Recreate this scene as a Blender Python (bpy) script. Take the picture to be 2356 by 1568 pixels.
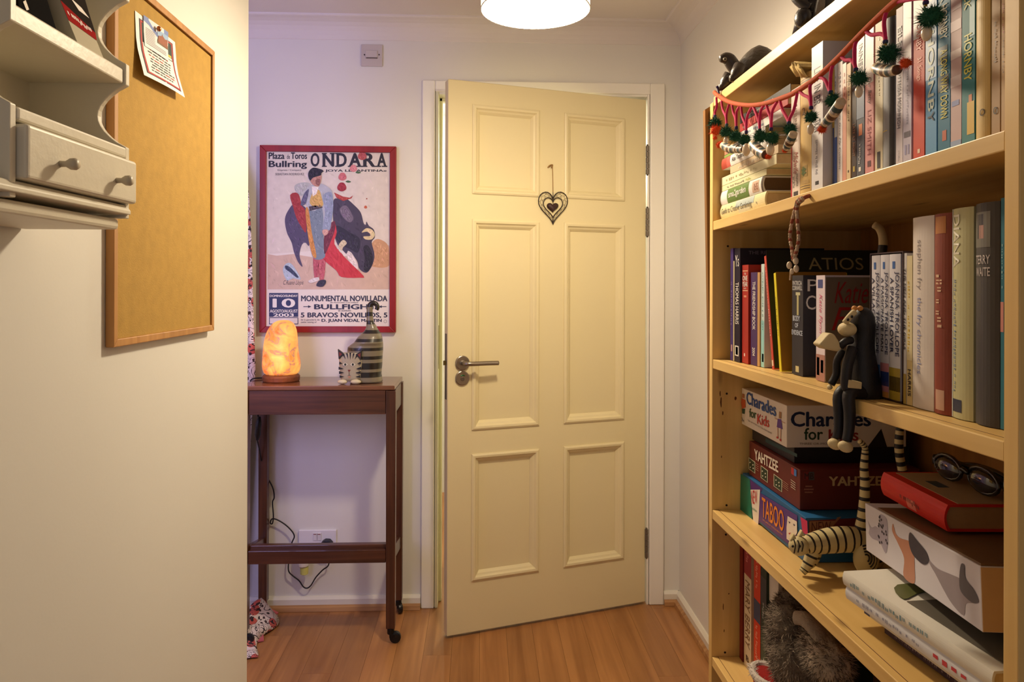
import bpy, bmesh, math, random
from mathutils import Vector as V, Matrix, Euler
random.seed(7)
for o in list(bpy.data.objects): bpy.data.objects.remove(o, do_unlink=True)
SC = bpy.context.scene
COL = SC.collection
# ---------------------------------------------------------------- camera
FPX, CX, V0, CZ = 1700.0, 1178.0, 655.0, 1.26
YAW, ROLL = math.radians(2.43), 0.0026
_F = V((math.sin(YAW), math.cos(YAW), 0)); _R = V((math.cos(YAW), -math.sin(YAW), 0)); _Z = V((0, 0, 1))
CAM = V((0, 0, CZ))
cd = bpy.data.cameras.new('camera'); cam = bpy.data.objects.new('camera', cd); COL.objects.link(cam)
cd.sensor_width = 36.0; cd.lens = 36.0 * FPX / 2356.0; cd.shift_y = (V0 - 784.0) / 2356.0
cd.clip_start = 0.02
_r = (_R + ROLL * _Z).normalized(); _u = (_Z - ROLL * _R).normalized()
m = Matrix((_r, _u, -_F)).transposed().to_4x4(); m.translation = CAM
cam.matrix_world = m
SC.camera = cam
# ---------------------------------------------------------------- world, daylight, exposure
w = bpy.data.worlds.new('world'); SC.world = w; w.use_nodes = True
bg = w.node_tree.nodes['Background']
bg.inputs[0].default_value = (0.95, 0.95, 1.0, 1); bg.inputs[1].default_value = 0.34
dl = bpy.data.lights.new('window_daylight', 'AREA'); dl.shape = 'RECTANGLE'; dl.size = 0.56; dl.size_y = 1.1
dl.color = (0.50, 0.46, 1.0); dl.energy = 15.0
dlo = bpy.data.objects.new('window_daylight', dl); COL.objects.link(dlo)
dlo.location = (-1.05, 1.03, 1.45); dlo.rotation_euler = (math.radians(90), 0, 0)
hl = bpy.data.lights.new('hall_light', 'POINT'); hl.energy = 30; hl.color = (1, .96, .72); hl.shadow_soft_size = .1
hlo = bpy.data.objects.new('hall_light', hl); COL.objects.link(hlo); hlo.location = (0.2, 3.9, 1.9)
SC.view_settings.view_transform = 'Standard'; SC.view_settings.look = 'None'
SC.view_settings.gamma = 1.0; SC.view_settings.use_curve_mapping = False
SC.view_settings.exposure = 0.22
LAMP_W = 37.0
LAMP_C = (1.0, .82, .57)
# ---------------------------------------------------------------- photo pixel -> place (a pixel gives a direction, the plane it lies on the distance)
def ray(u, v):
    a, b = u - CX, v - V0
    return _F + _R * ((a + ROLL * b) / FPX) + _Z * (-(b - ROLL * a) / FPX)
def onX(u, v, X): d = ray(u, v); return CAM + d * (X / d.x)
def onY(u, v, Y): d = ray(u, v); return CAM + d * (Y / d.y)
def onZ(u, v, Z): d = ray(u, v); return CAM + d * ((Z - CZ) / d.z)
def onP(u, v, p0, n): d = ray(u, v); return CAM + d * ((p0 - CAM).dot(n) / d.dot(n))
# ---------------------------------------------------------------- helpers: materials
def lin(c):
    return tuple(((x / 255) / 12.92 if x / 255 <= .04045 else ((x / 255 + .055) / 1.055) ** 2.4) for x in c) + (1.0,)
_M = {}
def _new(key):
    m = bpy.data.materials.new(key); m.use_nodes = True
    nt = m.node_tree; return m, nt, nt.nodes['Principled BSDF']
def M(key, rgb=(200, 200, 200), rough=.55, var=.07, sc=9.0, bump=0.0, metal=0.0, coat=0.0, spec=.4, bsc=None, emis=0.0, trans=0.0):
    if key in _M: return _M[key]
    m, nt, b = _new(key)
    tc = nt.nodes.new('ShaderNodeTexCoord'); no = nt.nodes.new('ShaderNodeTexNoise')
    no.inputs['Scale'].default_value = sc; no.inputs['Detail'].default_value = 4
    nt.links.new(tc.outputs['Object'], no.inputs['Vector'])
    mr = nt.nodes.new('ShaderNodeMapRange'); mr.inputs['To Min'].default_value = 1 - var; mr.inputs['To Max'].default_value = 1 + var
    nt.links.new(no.outputs['Fac'], mr.inputs['Value'])
    hs = nt.nodes.new('ShaderNodeHueSaturation'); hs.inputs['Color'].default_value = lin(rgb)
    nt.links.new(mr.outputs['Result'], hs.inputs['Value']); nt.links.new(hs.outputs['Color'], b.inputs['Base Color'])
    b.inputs['Roughness'].default_value = rough; b.inputs['Metallic'].default_value = metal
    b.inputs['Specular IOR Level'].default_value = spec; b.inputs['Coat Weight'].default_value = coat
    if bump:
        n2 = nt.nodes.new('ShaderNodeTexNoise'); n2.inputs['Scale'].default_value = bsc or sc * 12; n2.inputs['Detail'].default_value = 5
        nt.links.new(tc.outputs['Object'], n2.inputs['Vector'])
        bp = nt.nodes.new('ShaderNodeBump'); bp.inputs['Strength'].default_value = bump; bp.inputs['Distance'].default_value = .004
        nt.links.new(n2.outputs['Fac'], bp.inputs['Height']); nt.links.new(bp.outputs['Normal'], b.inputs['Normal'])
    if emis:
        b.inputs['Emission Color'].default_value = lin(rgb); b.inputs['Emission Strength'].default_value = emis
    _M[key] = m; return m
def wood(key, c1, c2, axis=1, fine=60.0, rough=.45, coat=0.0, rnd=False, bump=.08, knots=0.0):
    if key in _M: return _M[key]
    m, nt, b = _new(key); N = nt.nodes; L = nt.links
    tc = N.new('ShaderNodeTexCoord'); mp = N.new('ShaderNodeMapping')
    s = [fine, fine, fine]; s[axis] = fine * .045; mp.inputs['Scale'].default_value = s
    L.new(tc.outputs['Object'], mp.inputs['Vector'])
    if rnd:
        oi = N.new('ShaderNodeObjectInfo'); ml = N.new('ShaderNodeMath'); ml.operation = 'MULTIPLY'; ml.inputs[1].default_value = 91.0
        cb = N.new('ShaderNodeCombineXYZ'); L.new(oi.outputs['Random'], ml.inputs[0])
        for i in range(3): L.new(ml.outputs[0], cb.inputs[i])
        L.new(cb.outputs[0], mp.inputs['Location'])
    no = N.new('ShaderNodeTexNoise'); no.inputs['Scale'].default_value = 1; no.inputs['Detail'].default_value = 6; no.inputs['Distortion'].default_value = .6
    L.new(mp.outputs[0], no.inputs['Vector'])
    cr = N.new('ShaderNodeValToRGB'); cr.color_ramp.elements[0].position = .32; cr.color_ramp.elements[1].position = .68
    cr.color_ramp.elements[0].color = lin(c1); cr.color_ramp.elements[1].color = lin(c2)
    L.new(no.outputs['Fac'], cr.inputs['Fac']); out = cr.outputs['Color']
    n3 = N.new('ShaderNodeTexNoise'); n3.inputs['Scale'].default_value = 3.5; L.new(tc.outputs['Object'], n3.inputs['Vector'])
    mr = N.new('ShaderNodeMapRange'); mr.inputs['To Min'].default_value = .82; mr.inputs['To Max'].default_value = 1.16; L.new(n3.outputs['Fac'], mr.inputs['Value'])
    hs = N.new('ShaderNodeHueSaturation'); L.new(out, hs.inputs['Color'])
    if rnd:
        mr2 = N.new('ShaderNodeMapRange'); mr2.inputs['To Min'].default_value = .86; mr2.inputs['To Max'].default_value = 1.14; L.new(oi.outputs['Random'], mr2.inputs['Value'])
        mm = N.new('ShaderNodeMath'); mm.operation = 'MULTIPLY'; L.new(mr.outputs[0], mm.inputs[0]); L.new(mr2.outputs[0], mm.inputs[1]); L.new(mm.outputs[0], hs.inputs['Value'])
    else: L.new(mr.outputs[0], hs.inputs['Value'])
    out = hs.outputs['Color']
    if knots:
        mk = N.new('ShaderNodeMapping'); ks = [14.0, 14.0, 14.0]; ks[axis] = 4.0; mk.inputs['Scale'].default_value = ks; L.new(tc.outputs['Object'], mk.inputs['Vector'])
        vo = N.new('ShaderNodeTexVoronoi'); vo.inputs['Scale'].default_value = 1.0; L.new(mk.outputs[0], vo.inputs['Vector'])
        kr = N.new('ShaderNodeMapRange'); kr.inputs['From Min'].default_value = .02; kr.inputs['From Max'].default_value = .10; kr.inputs['To Min'].default_value = knots; kr.inputs['To Max'].default_value = 0; L.new(vo.outputs['Distance'], kr.inputs['Value'])
        mx = N.new('ShaderNodeMix'); mx.data_type = 'RGBA'; mx.inputs[7].default_value = lin((92, 50, 16)); L.new(kr.outputs[0], mx.inputs[0]); L.new(out, mx.inputs[6]); out = mx.outputs[2]
    L.new(out, b.inputs['Base Color']); b.inputs['Roughness'].default_value = rough; b.inputs['Coat Weight'].default_value = coat
    b.inputs['Specular IOR Level'].default_value = .4
    bp = N.new('ShaderNodeBump'); bp.inputs['Strength'].default_value = bump; bp.inputs['Distance'].default_value = .002
    L.new(no.outputs['Fac'], bp.inputs['Height']); L.new(bp.outputs['Normal'], b.inputs['Normal'])
    _M[key] = m; return m
# ---------------------------------------------------------------- helpers: geometry
def catmull(pts, n=6, closed=False):
    P = [V(p) for p in pts]; out = []; k = len(P)
    rng = range(k if closed else k - 1)
    for i in rng:
        if closed: a, b, c, d = P[(i - 1) % k], P[i], P[(i + 1) % k], P[(i + 2) % k]
        else: a, b, c, d = P[max(i - 1, 0)], P[i], P[i + 1], P[min(i + 2, k - 1)]
        for j in range(n):
            t = j / n
            out.append(.5 * ((2 * b) + (c - a) * t + (2 * a - 5 * b + 4 * c - d) * t * t + (3 * b - 3 * c + d - a) * t ** 3))
    if not closed: out.append(P[-1])
    return out
class G:
    def __init__(s): s.v = []; s.f = []; s.m = []
    def add(s, vs, fs, mi=0):
        k = len(s.v); s.v += [V(p) for p in vs]; s.f += [[k + i for i in f] for f in fs]
        s.m += [mi] * len(fs) if isinstance(mi, int) else list(mi); return s
    def box(s, a, b, mi=0):
        x0, y0, z0 = a; x1, y1, z1 = b
        if x0 > x1: x0, x1 = x1, x0
        if y0 > y1: y0, y1 = y1, y0
        if z0 > z1: z0, z1 = z1, z0
        return s.add([(x0, y0, z0), (x1, y0, z0), (x1, y1, z0), (x0, y1, z0), (x0, y0, z1), (x1, y0, z1), (x1, y1, z1), (x0, y1, z1)],
                     [(0, 3, 2, 1), (4, 5, 6, 7), (0, 1, 5, 4), (1, 2, 6, 5), (2, 3, 7, 6), (3, 0, 4, 7)], mi)
    def prism(s, poly, vec, mi=0):                       # closed outline swept along vec
        n = len(poly); vec = V(vec); P = [V(p) for p in poly]
        nrm = V((0, 0, 0))
        for i in range(n): nrm += P[i].cross(P[(i + 1) % n])
        if nrm.dot(vec) > 0: P.reverse()
        return s.add(P + [p + vec for p in P], [list(range(n))] + [list(range(2 * n - 1, n - 1, -1))] + [(i, i + n, (i + 1) % n + n, (i + 1) % n) for i in range(n)], mi)
    def face(s, poly, mi=0): return s.add(poly, [list(range(len(poly)))], mi)
    def tube(s, pts, r, seg=8, mi=0, cap=True, up=None, closed=False):
        P = [V(p) for p in pts]; n = len(P)
        rr = r if isinstance(r, (list, tuple)) else [r] * n
        k = len(s.v); ref = V(up) if up else None; prev = None
        for i in range(n):
            if closed: t = P[(i + 1) % n] - P[(i - 1) % n]
            else: t = P[min(i + 1, n - 1)] - P[max(i - 1, 0)]
            t = t.normalized() if t.length > 1e-9 else V((0, 0, 1))
            if prev is None or up:
                q = ref or (V((0, 0, 1)) if abs(t.z) < .9 else V((1, 0, 0)))
                a = t.cross(q)
                a = a.normalized() if a.length > 1e-6 else t.orthogonal().normalized()
            else:
                a = prev - t * prev.dot(t); a = a.normalized()
            prev = a; b = t.cross(a)
            ra, rb = rr[i] if isinstance(rr[i], (tuple, list)) else (rr[i], rr[i])
            for j in range(seg):
                th = 2 * math.pi * j / seg; s.v.append(P[i] + a * (ra * math.cos(th)) + b * (rb * math.sin(th)))
        m2 = n if closed else n - 1
        for i in range(m2):
            for j in range(seg):
                s.f.append([k + i * seg + j, k + i * seg + (j + 1) % seg, k + ((i + 1) % n) * seg + (j + 1) % seg, k + ((i + 1) % n) * seg + j])
                s.m.append(mi(i) if callable(mi) else mi)
        if cap and not closed:
            s.f.append([k + j for j in range(seg)][::-1]); s.m.append(mi(0) if callable(mi) else mi)
            s.f.append([k + (n - 1) * seg + j for j in range(seg)]); s.m.append(mi(n - 2) if callable(mi) else mi)
        return s
    def lathe(s, prof, c, axis=(0, 0, 1), seg=20, mi=0):  # prof: (radius, height) from bottom to top
        A = V(axis).normalized(); a = A.orthogonal().normalized(); b = A.cross(a); C = V(c); k = len(s.v); n = len(prof)
        for r, h in prof:
            for j in range(seg):
                t = 2 * math.pi * j / seg; s.v.append(C + A * h + (a * math.cos(t) + b * math.sin(t)) * max(r, 1e-5))
        for i in range(n - 1):
            for j in range(seg):
                s.f.append([k + i * seg + j, k + i * seg + (j + 1) % seg, k + (i + 1) * seg + (j + 1) % seg, k + (i + 1) * seg + j]); s.m.append(mi)
        s.f.append([k + j for j in range(seg)][::-1]); s.m.append(mi)
        s.f.append([k + (n - 1) * seg + j for j in range(seg)]); s.m.append(mi)
        return s
    def ell(s, c, r, seg=14, rings=8, mi=0, rot=None):
        C = V(c); k = len(s.v); R = rot or Matrix.Identity(3)
        for i in range(1, rings):
            ph = math.pi * i / rings
            for j in range(seg):
                th = 2 * math.pi * j / seg
                s.v.append(C + R @ V((r[0] * math.sin(ph) * math.cos(th), r[1] * math.sin(ph) * math.sin(th), r[2] * math.cos(ph))))
        t = len(s.v); s.v.append(C + R @ V((0, 0, r[2]))); s.v.append(C + R @ V((0, 0, -r[2])))
        for i in range(rings - 2):
            for j in range(seg):
                s.f.append([k + i * seg + j, k + (i + 1) * seg + j, k + (i + 1) * seg + (j + 1) % seg, k + i * seg + (j + 1) % seg]); s.m.append(mi)
        for j in range(seg):
            s.f.append([t, k + j, k + (j + 1) % seg]); s.m.append(mi)
            q = k + (rings - 2) * seg; s.f.append([t + 1, q + (j + 1) % seg, q + j]); s.m.append(mi)
        return s
ORG = {}
def link(o): COL.objects.link(o); return o
def tag(o, label=None, cat=None, group=None, kind=None):
    if label: o['label'] = label
    if cat: o['category'] = cat
    if group: o['group'] = group
    if kind: o['kind'] = kind
    return o
def thing(name, label, cat, loc, rot=(0, 0, 0), group=None, kind=None):
    o = link(bpy.data.objects.new(name, None)); o.empty_display_size = .02
    o.location = loc; o.rotation_euler = rot; ORG[o.name] = V(loc); return tag(o, label, cat, group, kind)
def mesh_of(g, name, smooth, mats, off):
    me = bpy.data.meshes.new(name)
    me.from_pydata([tuple(p - off) for p in g.v], [], g.f)
    for mt in mats: me.materials.append(mt)
    me.polygons.foreach_set('material_index', g.m)
    if smooth: me.polygons.foreach_set('use_smooth', [True] * len(g.f))
    me.update(); return me
def part(name, g, mats, parent, local=False, smooth=False, bev=0.0, seg=2, label=None, kind=None, sub=0, remesh=0.0):
    """a mesh child; g holds world coordinates unless local (then the thing's own frame)"""
    if not isinstance(mats, (list, tuple)): mats = [mats]
    off = V((0, 0, 0)) if local else ORG[parent.name]
    o = link(bpy.data.objects.new(name, mesh_of(g, name, smooth, mats, off))); o.parent = parent
    ORG[o.name] = ORG[parent.name]
    mods(o, bev, seg, sub, remesh, smooth)
    if label: o['label'] = label
    if kind: o['kind'] = kind
    return o
def mods(o, bev, seg, sub, remesh, smooth):
    if bev:
        b = o.modifiers.new('bevel', 'BEVEL'); b.width = bev; b.segments = seg; b.limit_method = 'ANGLE'; b.angle_limit = .6; b.harden_normals = False
    if remesh:
        r = o.modifiers.new('remesh', 'REMESH'); r.mode = 'VOXEL'; r.voxel_size = remesh; r.use_smooth_shade = True
        sm = o.modifiers.new('smooth', 'SMOOTH'); sm.iterations = 4
    if sub:
        u = o.modifiers.new('sub', 'SUBSURF'); u.levels = sub; u.render_levels = sub
def solo(name, g, mats, label, cat, loc, group=None, kind=None, smooth=False, bev=0.0, seg=2, sub=0, remesh=0.0):
    if not isinstance(mats, (list, tuple)): mats = [mats]
    o = link(bpy.data.objects.new(name, mesh_of(g, name, smooth, mats, V(loc)))); o.location = loc; ORG[o.name] = V(loc)
    mods(o, bev, seg, sub, remesh, smooth); return tag(o, label, cat, group, kind)
# ---------------------------------------------------------------- helpers: print
_T = {}
def glyphs(s, bold=0.0, shear=0.0):
    k = (s, bold, shear)
    if k in _T: return _T[k]
    if s[0] == '~':                                     # type too small or blurred to read: uneven strokes
        r = random.Random(len(s) * 7 + ord(s[-1])); n = int(s[1:]); vs, fs, x = [], [], 0.0
        for i in range(n):
            wd = r.choice((.35, .5, .5, .6)); hh = r.choice((.62, .62, .7, 1.0)); y0 = r.choice((0, .22, .22)) if hh < 1 else .0
            if r.random() < .16: x += .5
            for a, b in ((0, .3), (.62, 1.0)) if wd > .4 else ((0, 1.0),):
                q = len(vs); vs += [(x + a * wd * .8, y0 + .1 * r.random()), (x + b * wd * .8, y0 + .1 * r.random()), (x + b * wd * .8, y0 + hh * .78), (x + a * wd * .8, y0 + hh * .78)]; fs.append([q, q + 1, q + 2, q + 3])
            x += wd + .16
        vs = [(a / x, min(b, 1), 0) for a, b in vs]; _T[k] = (vs, fs); return _T[k]
    cu = bpy.data.curves.new('t', 'FONT'); cu.body = s; cu.resolution_u = 3; cu.shear = shear; cu.fill_mode = 'FRONT' if hasattr(cu, 'fill_mode') else cu.fill_mode
    ob = bpy.data.objects.new('t', cu); me = bpy.data.meshes.new_from_object(ob)
    vs = [v.co.copy() for v in me.vertices]; fs = [list(p.vertices) for p in me.polygons]
    bpy.data.objects.remove(ob); bpy.data.curves.remove(cu); bpy.data.meshes.remove(me)
    if not vs: vs = [V((0, 0, 0)), V((1, 0, 0)), V((0, 1, 0))]; fs = [[0, 1, 2]]
    x0 = min(v.x for v in vs); x1 = max(v.x for v in vs); y0 = min(v.y for v in vs); y1 = max(v.y for v in vs)
    if bold:                                            # heavier type: overlaid copies a stroke apart
        d = min(bold, .06) * .9; n0 = len(vs); base, bf = list(vs), list(fs)
        for j, (ox, oy) in enumerate(((-d, 0), (d, 0), (0, d * .6), (0, -d * .6))):
            q = len(vs); vs = vs + [V((v.x + ox, v.y + oy, (j + 1) * .00003)) for v in base]; fs = fs + [[q + i for i in f] for f in bf]
        x0 -= d; x1 += d; y0 -= d * .6; y1 += d * .6
    vs = [((v.x - x0) / max(x1 - x0, 1e-6), (v.y - y0) / max(y1 - y0, 1e-6), v.z) for v in vs]
    _T[k] = (vs, fs); return _T[k]
def gtext(g, s, o, ex, ey, lift=.0004, bold=0.0, shear=0.0, mi=0):
    """text filling the parallelogram o, o+ex, o+ey"""
    o, ex, ey = V(o), V(ex), V(ey); n = ex.cross(ey).normalized()
    vs, fs = glyphs(s, bold, shear)
    return g.add([o + ex * x + ey * y + n * (lift + l) for x, y, l in vs], fs, mi)
def gpoly(g, pf, pts, lift=.0004, n=None, smooth=0, mi=0):
    """flat printed shape; pf maps a pixel to the plane, n is the plane's outward normal"""
    P = [pf(*p) for p in pts]
    if smooth: P = catmull(P, smooth, True)
    nr = V((0, 0, 0))
    for i in range(len(P)): nr += P[i].cross(P[(i + 1) % len(P)])
    if n is not None and nr.dot(V(n)) < 0: P.reverse()
    nn = V(n) if n is not None else nr.normalized()
    return g.face([p + nn * lift for p in P], mi)
def ptext(g, s, pf, bl, br, tl, lift=.0006, bold=0.0, shear=0.0):
    a, b, c = pf(*bl), pf(*br), pf(*tl); return gtext(g, s, a, b - a, c - a, lift, bold, shear)
INK = lambda: M('ink_black', (24, 22, 24), .6)
WHT = lambda: M('print_white', (235, 232, 228), .6)
# ================================================================ the setting
YB, XR, XL, ZC = 2.90, 0.79, -0.589, 2.285
wallm = M('wall_paint', (224, 221, 214), .75, .025, 3, .035, bsc=160)
ceilm = M('ceiling_paint', (224, 218, 212), .8, .02, 3, .1, bsc=120)
trimm = M('gloss_trim_paint', (236, 232, 222), .4, .02, 5)
skirtm = M('skirting_paint', (226, 220, 206), .5, .05, 9)
def struct(name, g, mats, label=None, **k):
    o = solo(name, g, mats, label, None, (0, 0, 0), kind='structure', **k); return o
# floor: a screed and the laminate planks on it
floor = struct('floor', G().box((-2.2, -1.2, -.05), (1.0, 4.6, -.009)), M('underlay', (70, 48, 30), .9))
plankm = wood('laminate_oak', (144, 94, 50), (174, 121, 70), 1, 30, .38, .15, True, .05)
PW, k = .096, 0
pmesh = {}
for i in range(-23, 11):
    x0 = i * PW; y = -1.2 - random.random() * .7
    while y < 4.5:
        L = random.choice((.62, .78, .95))
        if y + L > -1.15 and x0 > -2.15 and (y + L > .9 or True):
            if L not in pmesh:
                g = G().box((0, 0, 0), (PW - .0006, L - .0006, .009))
                pmesh[L] = mesh_of(g, 'plank', False, [plankm], V((0, 0, 0)))
            o = link(bpy.data.objects.new('plank', pmesh[L])); o.parent = floor; o.location = (x0, y, -.009)
        y += L
struct('ceiling', G().box((-2.2, -1.2, ZC), (1.0, 4.6, ZC + .08)), ceilm)
OX0, OX1, OZ = -.177, .665, 2.017          # door opening
g = G().box((-2.2, YB, 0), (OX0, YB + .12, ZC)).box((OX1, YB, 0), (XR + .1, YB + .12, ZC)).box((OX0, YB, OZ), (OX1, YB + .12, ZC))
struct('wall_back', g, wallm)
struct('wall_right', G().box((XR, -1.2, 0), (XR + .1, YB, ZC)), wallm)
struct('wall_left', G().box((XL - .1, -1.2, 0), (XL, 1.902, ZC)), wallm, bev=.004)
# alcove wall on the left with its window
AX = -1.40
struct('wall_alcove', G().box((AX - .12, 1.0, 0), (AX, YB, ZC)), wallm)
wx0, wx1, wz0_, wz1_ = -1.34, -.76, .88, 2.02
struct('wall_alcove_end', G().box((AX, 1.0, 0), (XL - .1, 1.1, wz0_)).box((AX, 1.0, wz1_), (XL - .1, 1.1, ZC)).box((AX, 1.0, wz0_), (wx0, 1.1, wz1_)).box((wx1, 1.0, wz0_), (XL - .1, 1.1, wz1_)), wallm)
win = thing('window_1', None, None, (-1.05, 1.05, wz0_), kind='structure')
g = G().box((wx0, 1.06, wz0_), (wx0 + .04, 1.095, wz1_)).box((wx1 - .04, 1.06, wz0_), (wx1, 1.095, wz1_)).box((wx0 + .04, 1.06, wz0_), (wx1 - .04, 1.095, wz0_ + .04)).box((wx0 + .04, 1.06, wz1_ - .04), (wx1 - .04, 1.095, wz1_)).box((-1.065, 1.065, wz0_ + .04), (-1.035, 1.09, wz1_ - .04))
part('window_frame', g, trimm, win)
part('window_sill', G().box((wx0 - .02, 1.05, wz0_ - .02), (wx1 + .02, 1.14, wz0_)), trimm, win)
# the space beyond the door
struct('wall_hall', G().box((-1.2, 4.5, 0), (1.6, 4.6, ZC)), wallm)
struct('wall_hall_left', G().box((-.75, YB + .12, 0), (-.65, 4.5, ZC)), wallm)
struct('wall_hall_right', G().box((1.0, YB + .12, 0), (1.1, 4.5, ZC)), wallm)
# coving
def cove(a, b, inn, name):
    a, b, inn = V(a), V(b), V(inn); prof = [(0, 0), (.003, .002), (.006, .016), (.013, .032), (.024, .046), (.040, .057), (.058, .063), (.076, .0665), (.080, .069), (.081, .075), (0, .075)]
    p = [a + inn * x + V((0, 0, z)) for x, z in prof]
    struct(name, G().prism(p, b - a), ceilm)
cove((-2.2, YB, ZC - .075), (XR, YB, ZC - .075), (0, -1, 0), 'trim_1')
cove((XR, -1.2, ZC - .075), (XR, YB, ZC - .075), (-1, 0, 0), 'trim_2')
# skirting boards with an oak bead at the floor
beadm = wood('bead_oak', (150, 104, 62), (186, 140, 92), 0, 40, .4)
def skirt(name, a, b, inn):
    a, b, inn = V(a), V(b), V(inn); up = V((0, 0, 1))
    t = thing(name, None, None, a, kind='structure')
    p = [a, a + up * .052, a + up * .052 + inn * .006, a + up * .042 + inn * .014, a + inn * .014]
    part('board', G().prism(p, b - a), skirtm, t)
    q = [a + inn * .0142, a + up * .022 + inn * .0142, a + up * .022 + inn * .018, a + up * .016 + inn * .026, a + up * .001 + inn * .028]
    part('bead', G().prism(q, b - a), beadm, t)
skirt('baseboard_back', (AX, YB, 0), (-.231, YB, 0), (0, -1, 0))
skirt('baseboard_corner', (.726, YB, 0), (XR, YB, 0), (0, -1, 0))
skirt('baseboard_right', (XR, 1.52, 0), (XR, YB - .002, 0), (-1, 0, 0))
# door lining and architrave
jambm = M('jamb_paint', (226, 224, 192), .45, .03, 6)
lin_ = thing('trim_3', None, None, (.24, YB, 0), kind='structure')
part('architrave_left', G().box((-.229, YB - .014, 0), (OX0 - .002, YB, 2.056)), trimm, lin_, bev=.004)
part('architrave_right', G().box((OX1 + .002, YB - .014, 0), (.725, YB, 2.056)), trimm, lin_, bev=.004)
part('architrave_head', G().box((OX0 - .002, YB - .014, 2.012), (OX1 + .002, YB, 2.056)), trimm, lin_, bev=.004)
part('jamb_left', G().box((OX0, YB - .01, 0), (OX0 + .012, YB + .13, OZ - .002)).box((OX0 + .012, YB + .052, 0), (OX0 + .024, YB + .085, OZ - .014)), jambm, lin_, bev=.002)
part('jamb_right', G().box((OX1 - .008, YB - .01, 0), (OX1, YB + .13, OZ - .002)).box((OX1 - .02, YB + .052, 0), (OX1 - .008, YB + .085, OZ - .014)), trimm, lin_, bev=.002)
part('jamb_head', G().box((OX0 + .012, YB - .006, OZ - .014), (OX1 - .008, YB + .13, OZ)).box((OX0 + .012, YB + .052, OZ - .028), (OX1 - .008, YB + .085, OZ - .014)), trimm, lin_, bev=.002)
part('strike_plate', G().box((OX0 + .012, YB + .012, .93), (OX0 + .0135, YB + .034, 1.10)), M('dull_brass', (120, 110, 70), .4, metal=.8), lin_)
# ---------------------------------------------------------------- the door
DH = V((.652, 2.895, .010)); DW, DT, DZ = .812, .040, 1.982
ang = math.atan2(-.261, -.769)
doorm = M('door_cream_paint', (226, 212, 168), .42, .03, 4, .04, bsc=60)
door = thing('door_1', 'cream six-panel wooden door standing ajar', None, DH, (0, 0, ang), kind='structure')
dn = V((.261, -.769, 0)).normalized(); dx = V((-.769, -.261, 0)).normalized()
def onD(u, v): return onP(u, v, DH, dn)
def dl2(u, v): p = onD(u, v) - DH; return p.dot(dx), p.z
def D(x, y, z): return V((x, y, z))
cols = [(dl2(1235, 640)[0], dl2(1092, 640)[0]), (dl2(1431, 640)[0], dl2(1303, 640)[0])]
cols = [(min(c), max(c)) for c in cols]
rows = []
for (ul, t, b) in ((1165, 253, 443), (1165, 513, 977), (1165, 1044, 1318)): rows.append((dl2(ul, b)[1], dl2(ul, t)[1]))
# leaf: stiles and rails with the panel openings left out
xs = [0] + sorted([c for cc in cols for c in cc]) + [DW]; zs_ = [0] + sorted([r for rr in rows for r in rr]) + [DZ]
g = G()
for i in range(5):
    for j in range(7):
        hole = (i in (1, 3)) and (j in (1, 3, 5))
        if not hole: g.box((xs[i], -DT, zs_[j]), (xs[i + 1], 0, zs_[j + 1]))
bm = bmesh.new(); me = mesh_of(g, 'tmp', False, [], V((0, 0, 0))); bm.from_mesh(me); bmesh.ops.remove_doubles(bm, verts=bm.verts, dist=1e-5)
seen = {}
for f_ in list(bm.faces): seen.setdefault(tuple(sorted(v.index for v in f_.verts)), []).append(f_)
bmesh.ops.delete(bm, geom=[f_ for l in seen.values() if len(l) > 1 for f_ in l], context='FACES')
me2 = bpy.data.meshes.new('leaf'); bm.to_mesh(me2); bm.free(); me2.materials.append(doorm); bpy.data.meshes.remove(me)
o = link(bpy.data.objects.new('leaf', me2)); o.parent = door; ORG[o.name] = DH
b = o.modifiers.new('bevel', 'BEVEL'); b.width = .002; b.segments = 1; b.limit_method = 'ANGLE'
for (x0, x1) in cols:
    for (z0, z1) in rows:
        pn = part('panel', G().box((x0 - .002, -.026, z0 - .002), (x1 + .002, -.014, z1 + .002)), doorm, door, local=True)
        for side in range(4):
            # mitred ogee moulding around the panel: outer lip stands proud of the leaf
            pr = [(-.010, 0), (-.010, .004), (-.004, .007), (.003, .006), (.008, -.001), (.014, -.004), (.022, -.0125), (.022, -.0138), (0, -.0138), (0, 0)]
            def pt(a, y, e):
                if side == 0: return D((x0 + a) if e == 0 else (x1 - a), y, z0 + a)
                if side == 1: return D(x1 - a, y, (z0 + a) if e == 0 else (z1 - a))
                if side == 2: return D((x1 - a) if e == 0 else (x0 + a), y, z1 - a)
                return D(x0 + a, y, (z1 - a) if e == 0 else (z0 + a))
            g = G(); n = len(pr)
            g.add([pt(a, y, 0) for a, y in pr] + [pt(a, y, 1) for a, y in pr], [(i, (i + 1) % n, (i + 1) % n + n, i + n) for i in range(n)] + [list(range(n))[::-1], list(range(n, 2 * n))])
            mo = part('moulding', g, doorm, pn, local=True)
steel = M('brushed_steel', (150, 140, 128), .32, .05, 20, metal=.95)
hx, hz = dl2(1063, 834)
hd = part('door_handle', G().lathe([(.0255, 0), (.026, .001), (.026, .008), (.0235, .0095), (.010, .0095), (.0085, .0100)], (hx, 0, hz), (0, 1, 0), 28), steel, door, local=True, smooth=False, label='round-bar steel lever handle')
ex, ez = dl2(1137, 834)
pts = catmull([(hx, .004, hz), (hx, .030, hz), (hx - .003, .044, hz), (hx - .014, .050, hz), (hx - .04, .050, hz), (hx - .08, .047, hz), (ex, .044, hz - .001)], 5)
part('lever', G().tube(pts, .0082, 12), steel, hd, local=True, smooth=True)
lz = dl2(1063, 869)[1]
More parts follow.
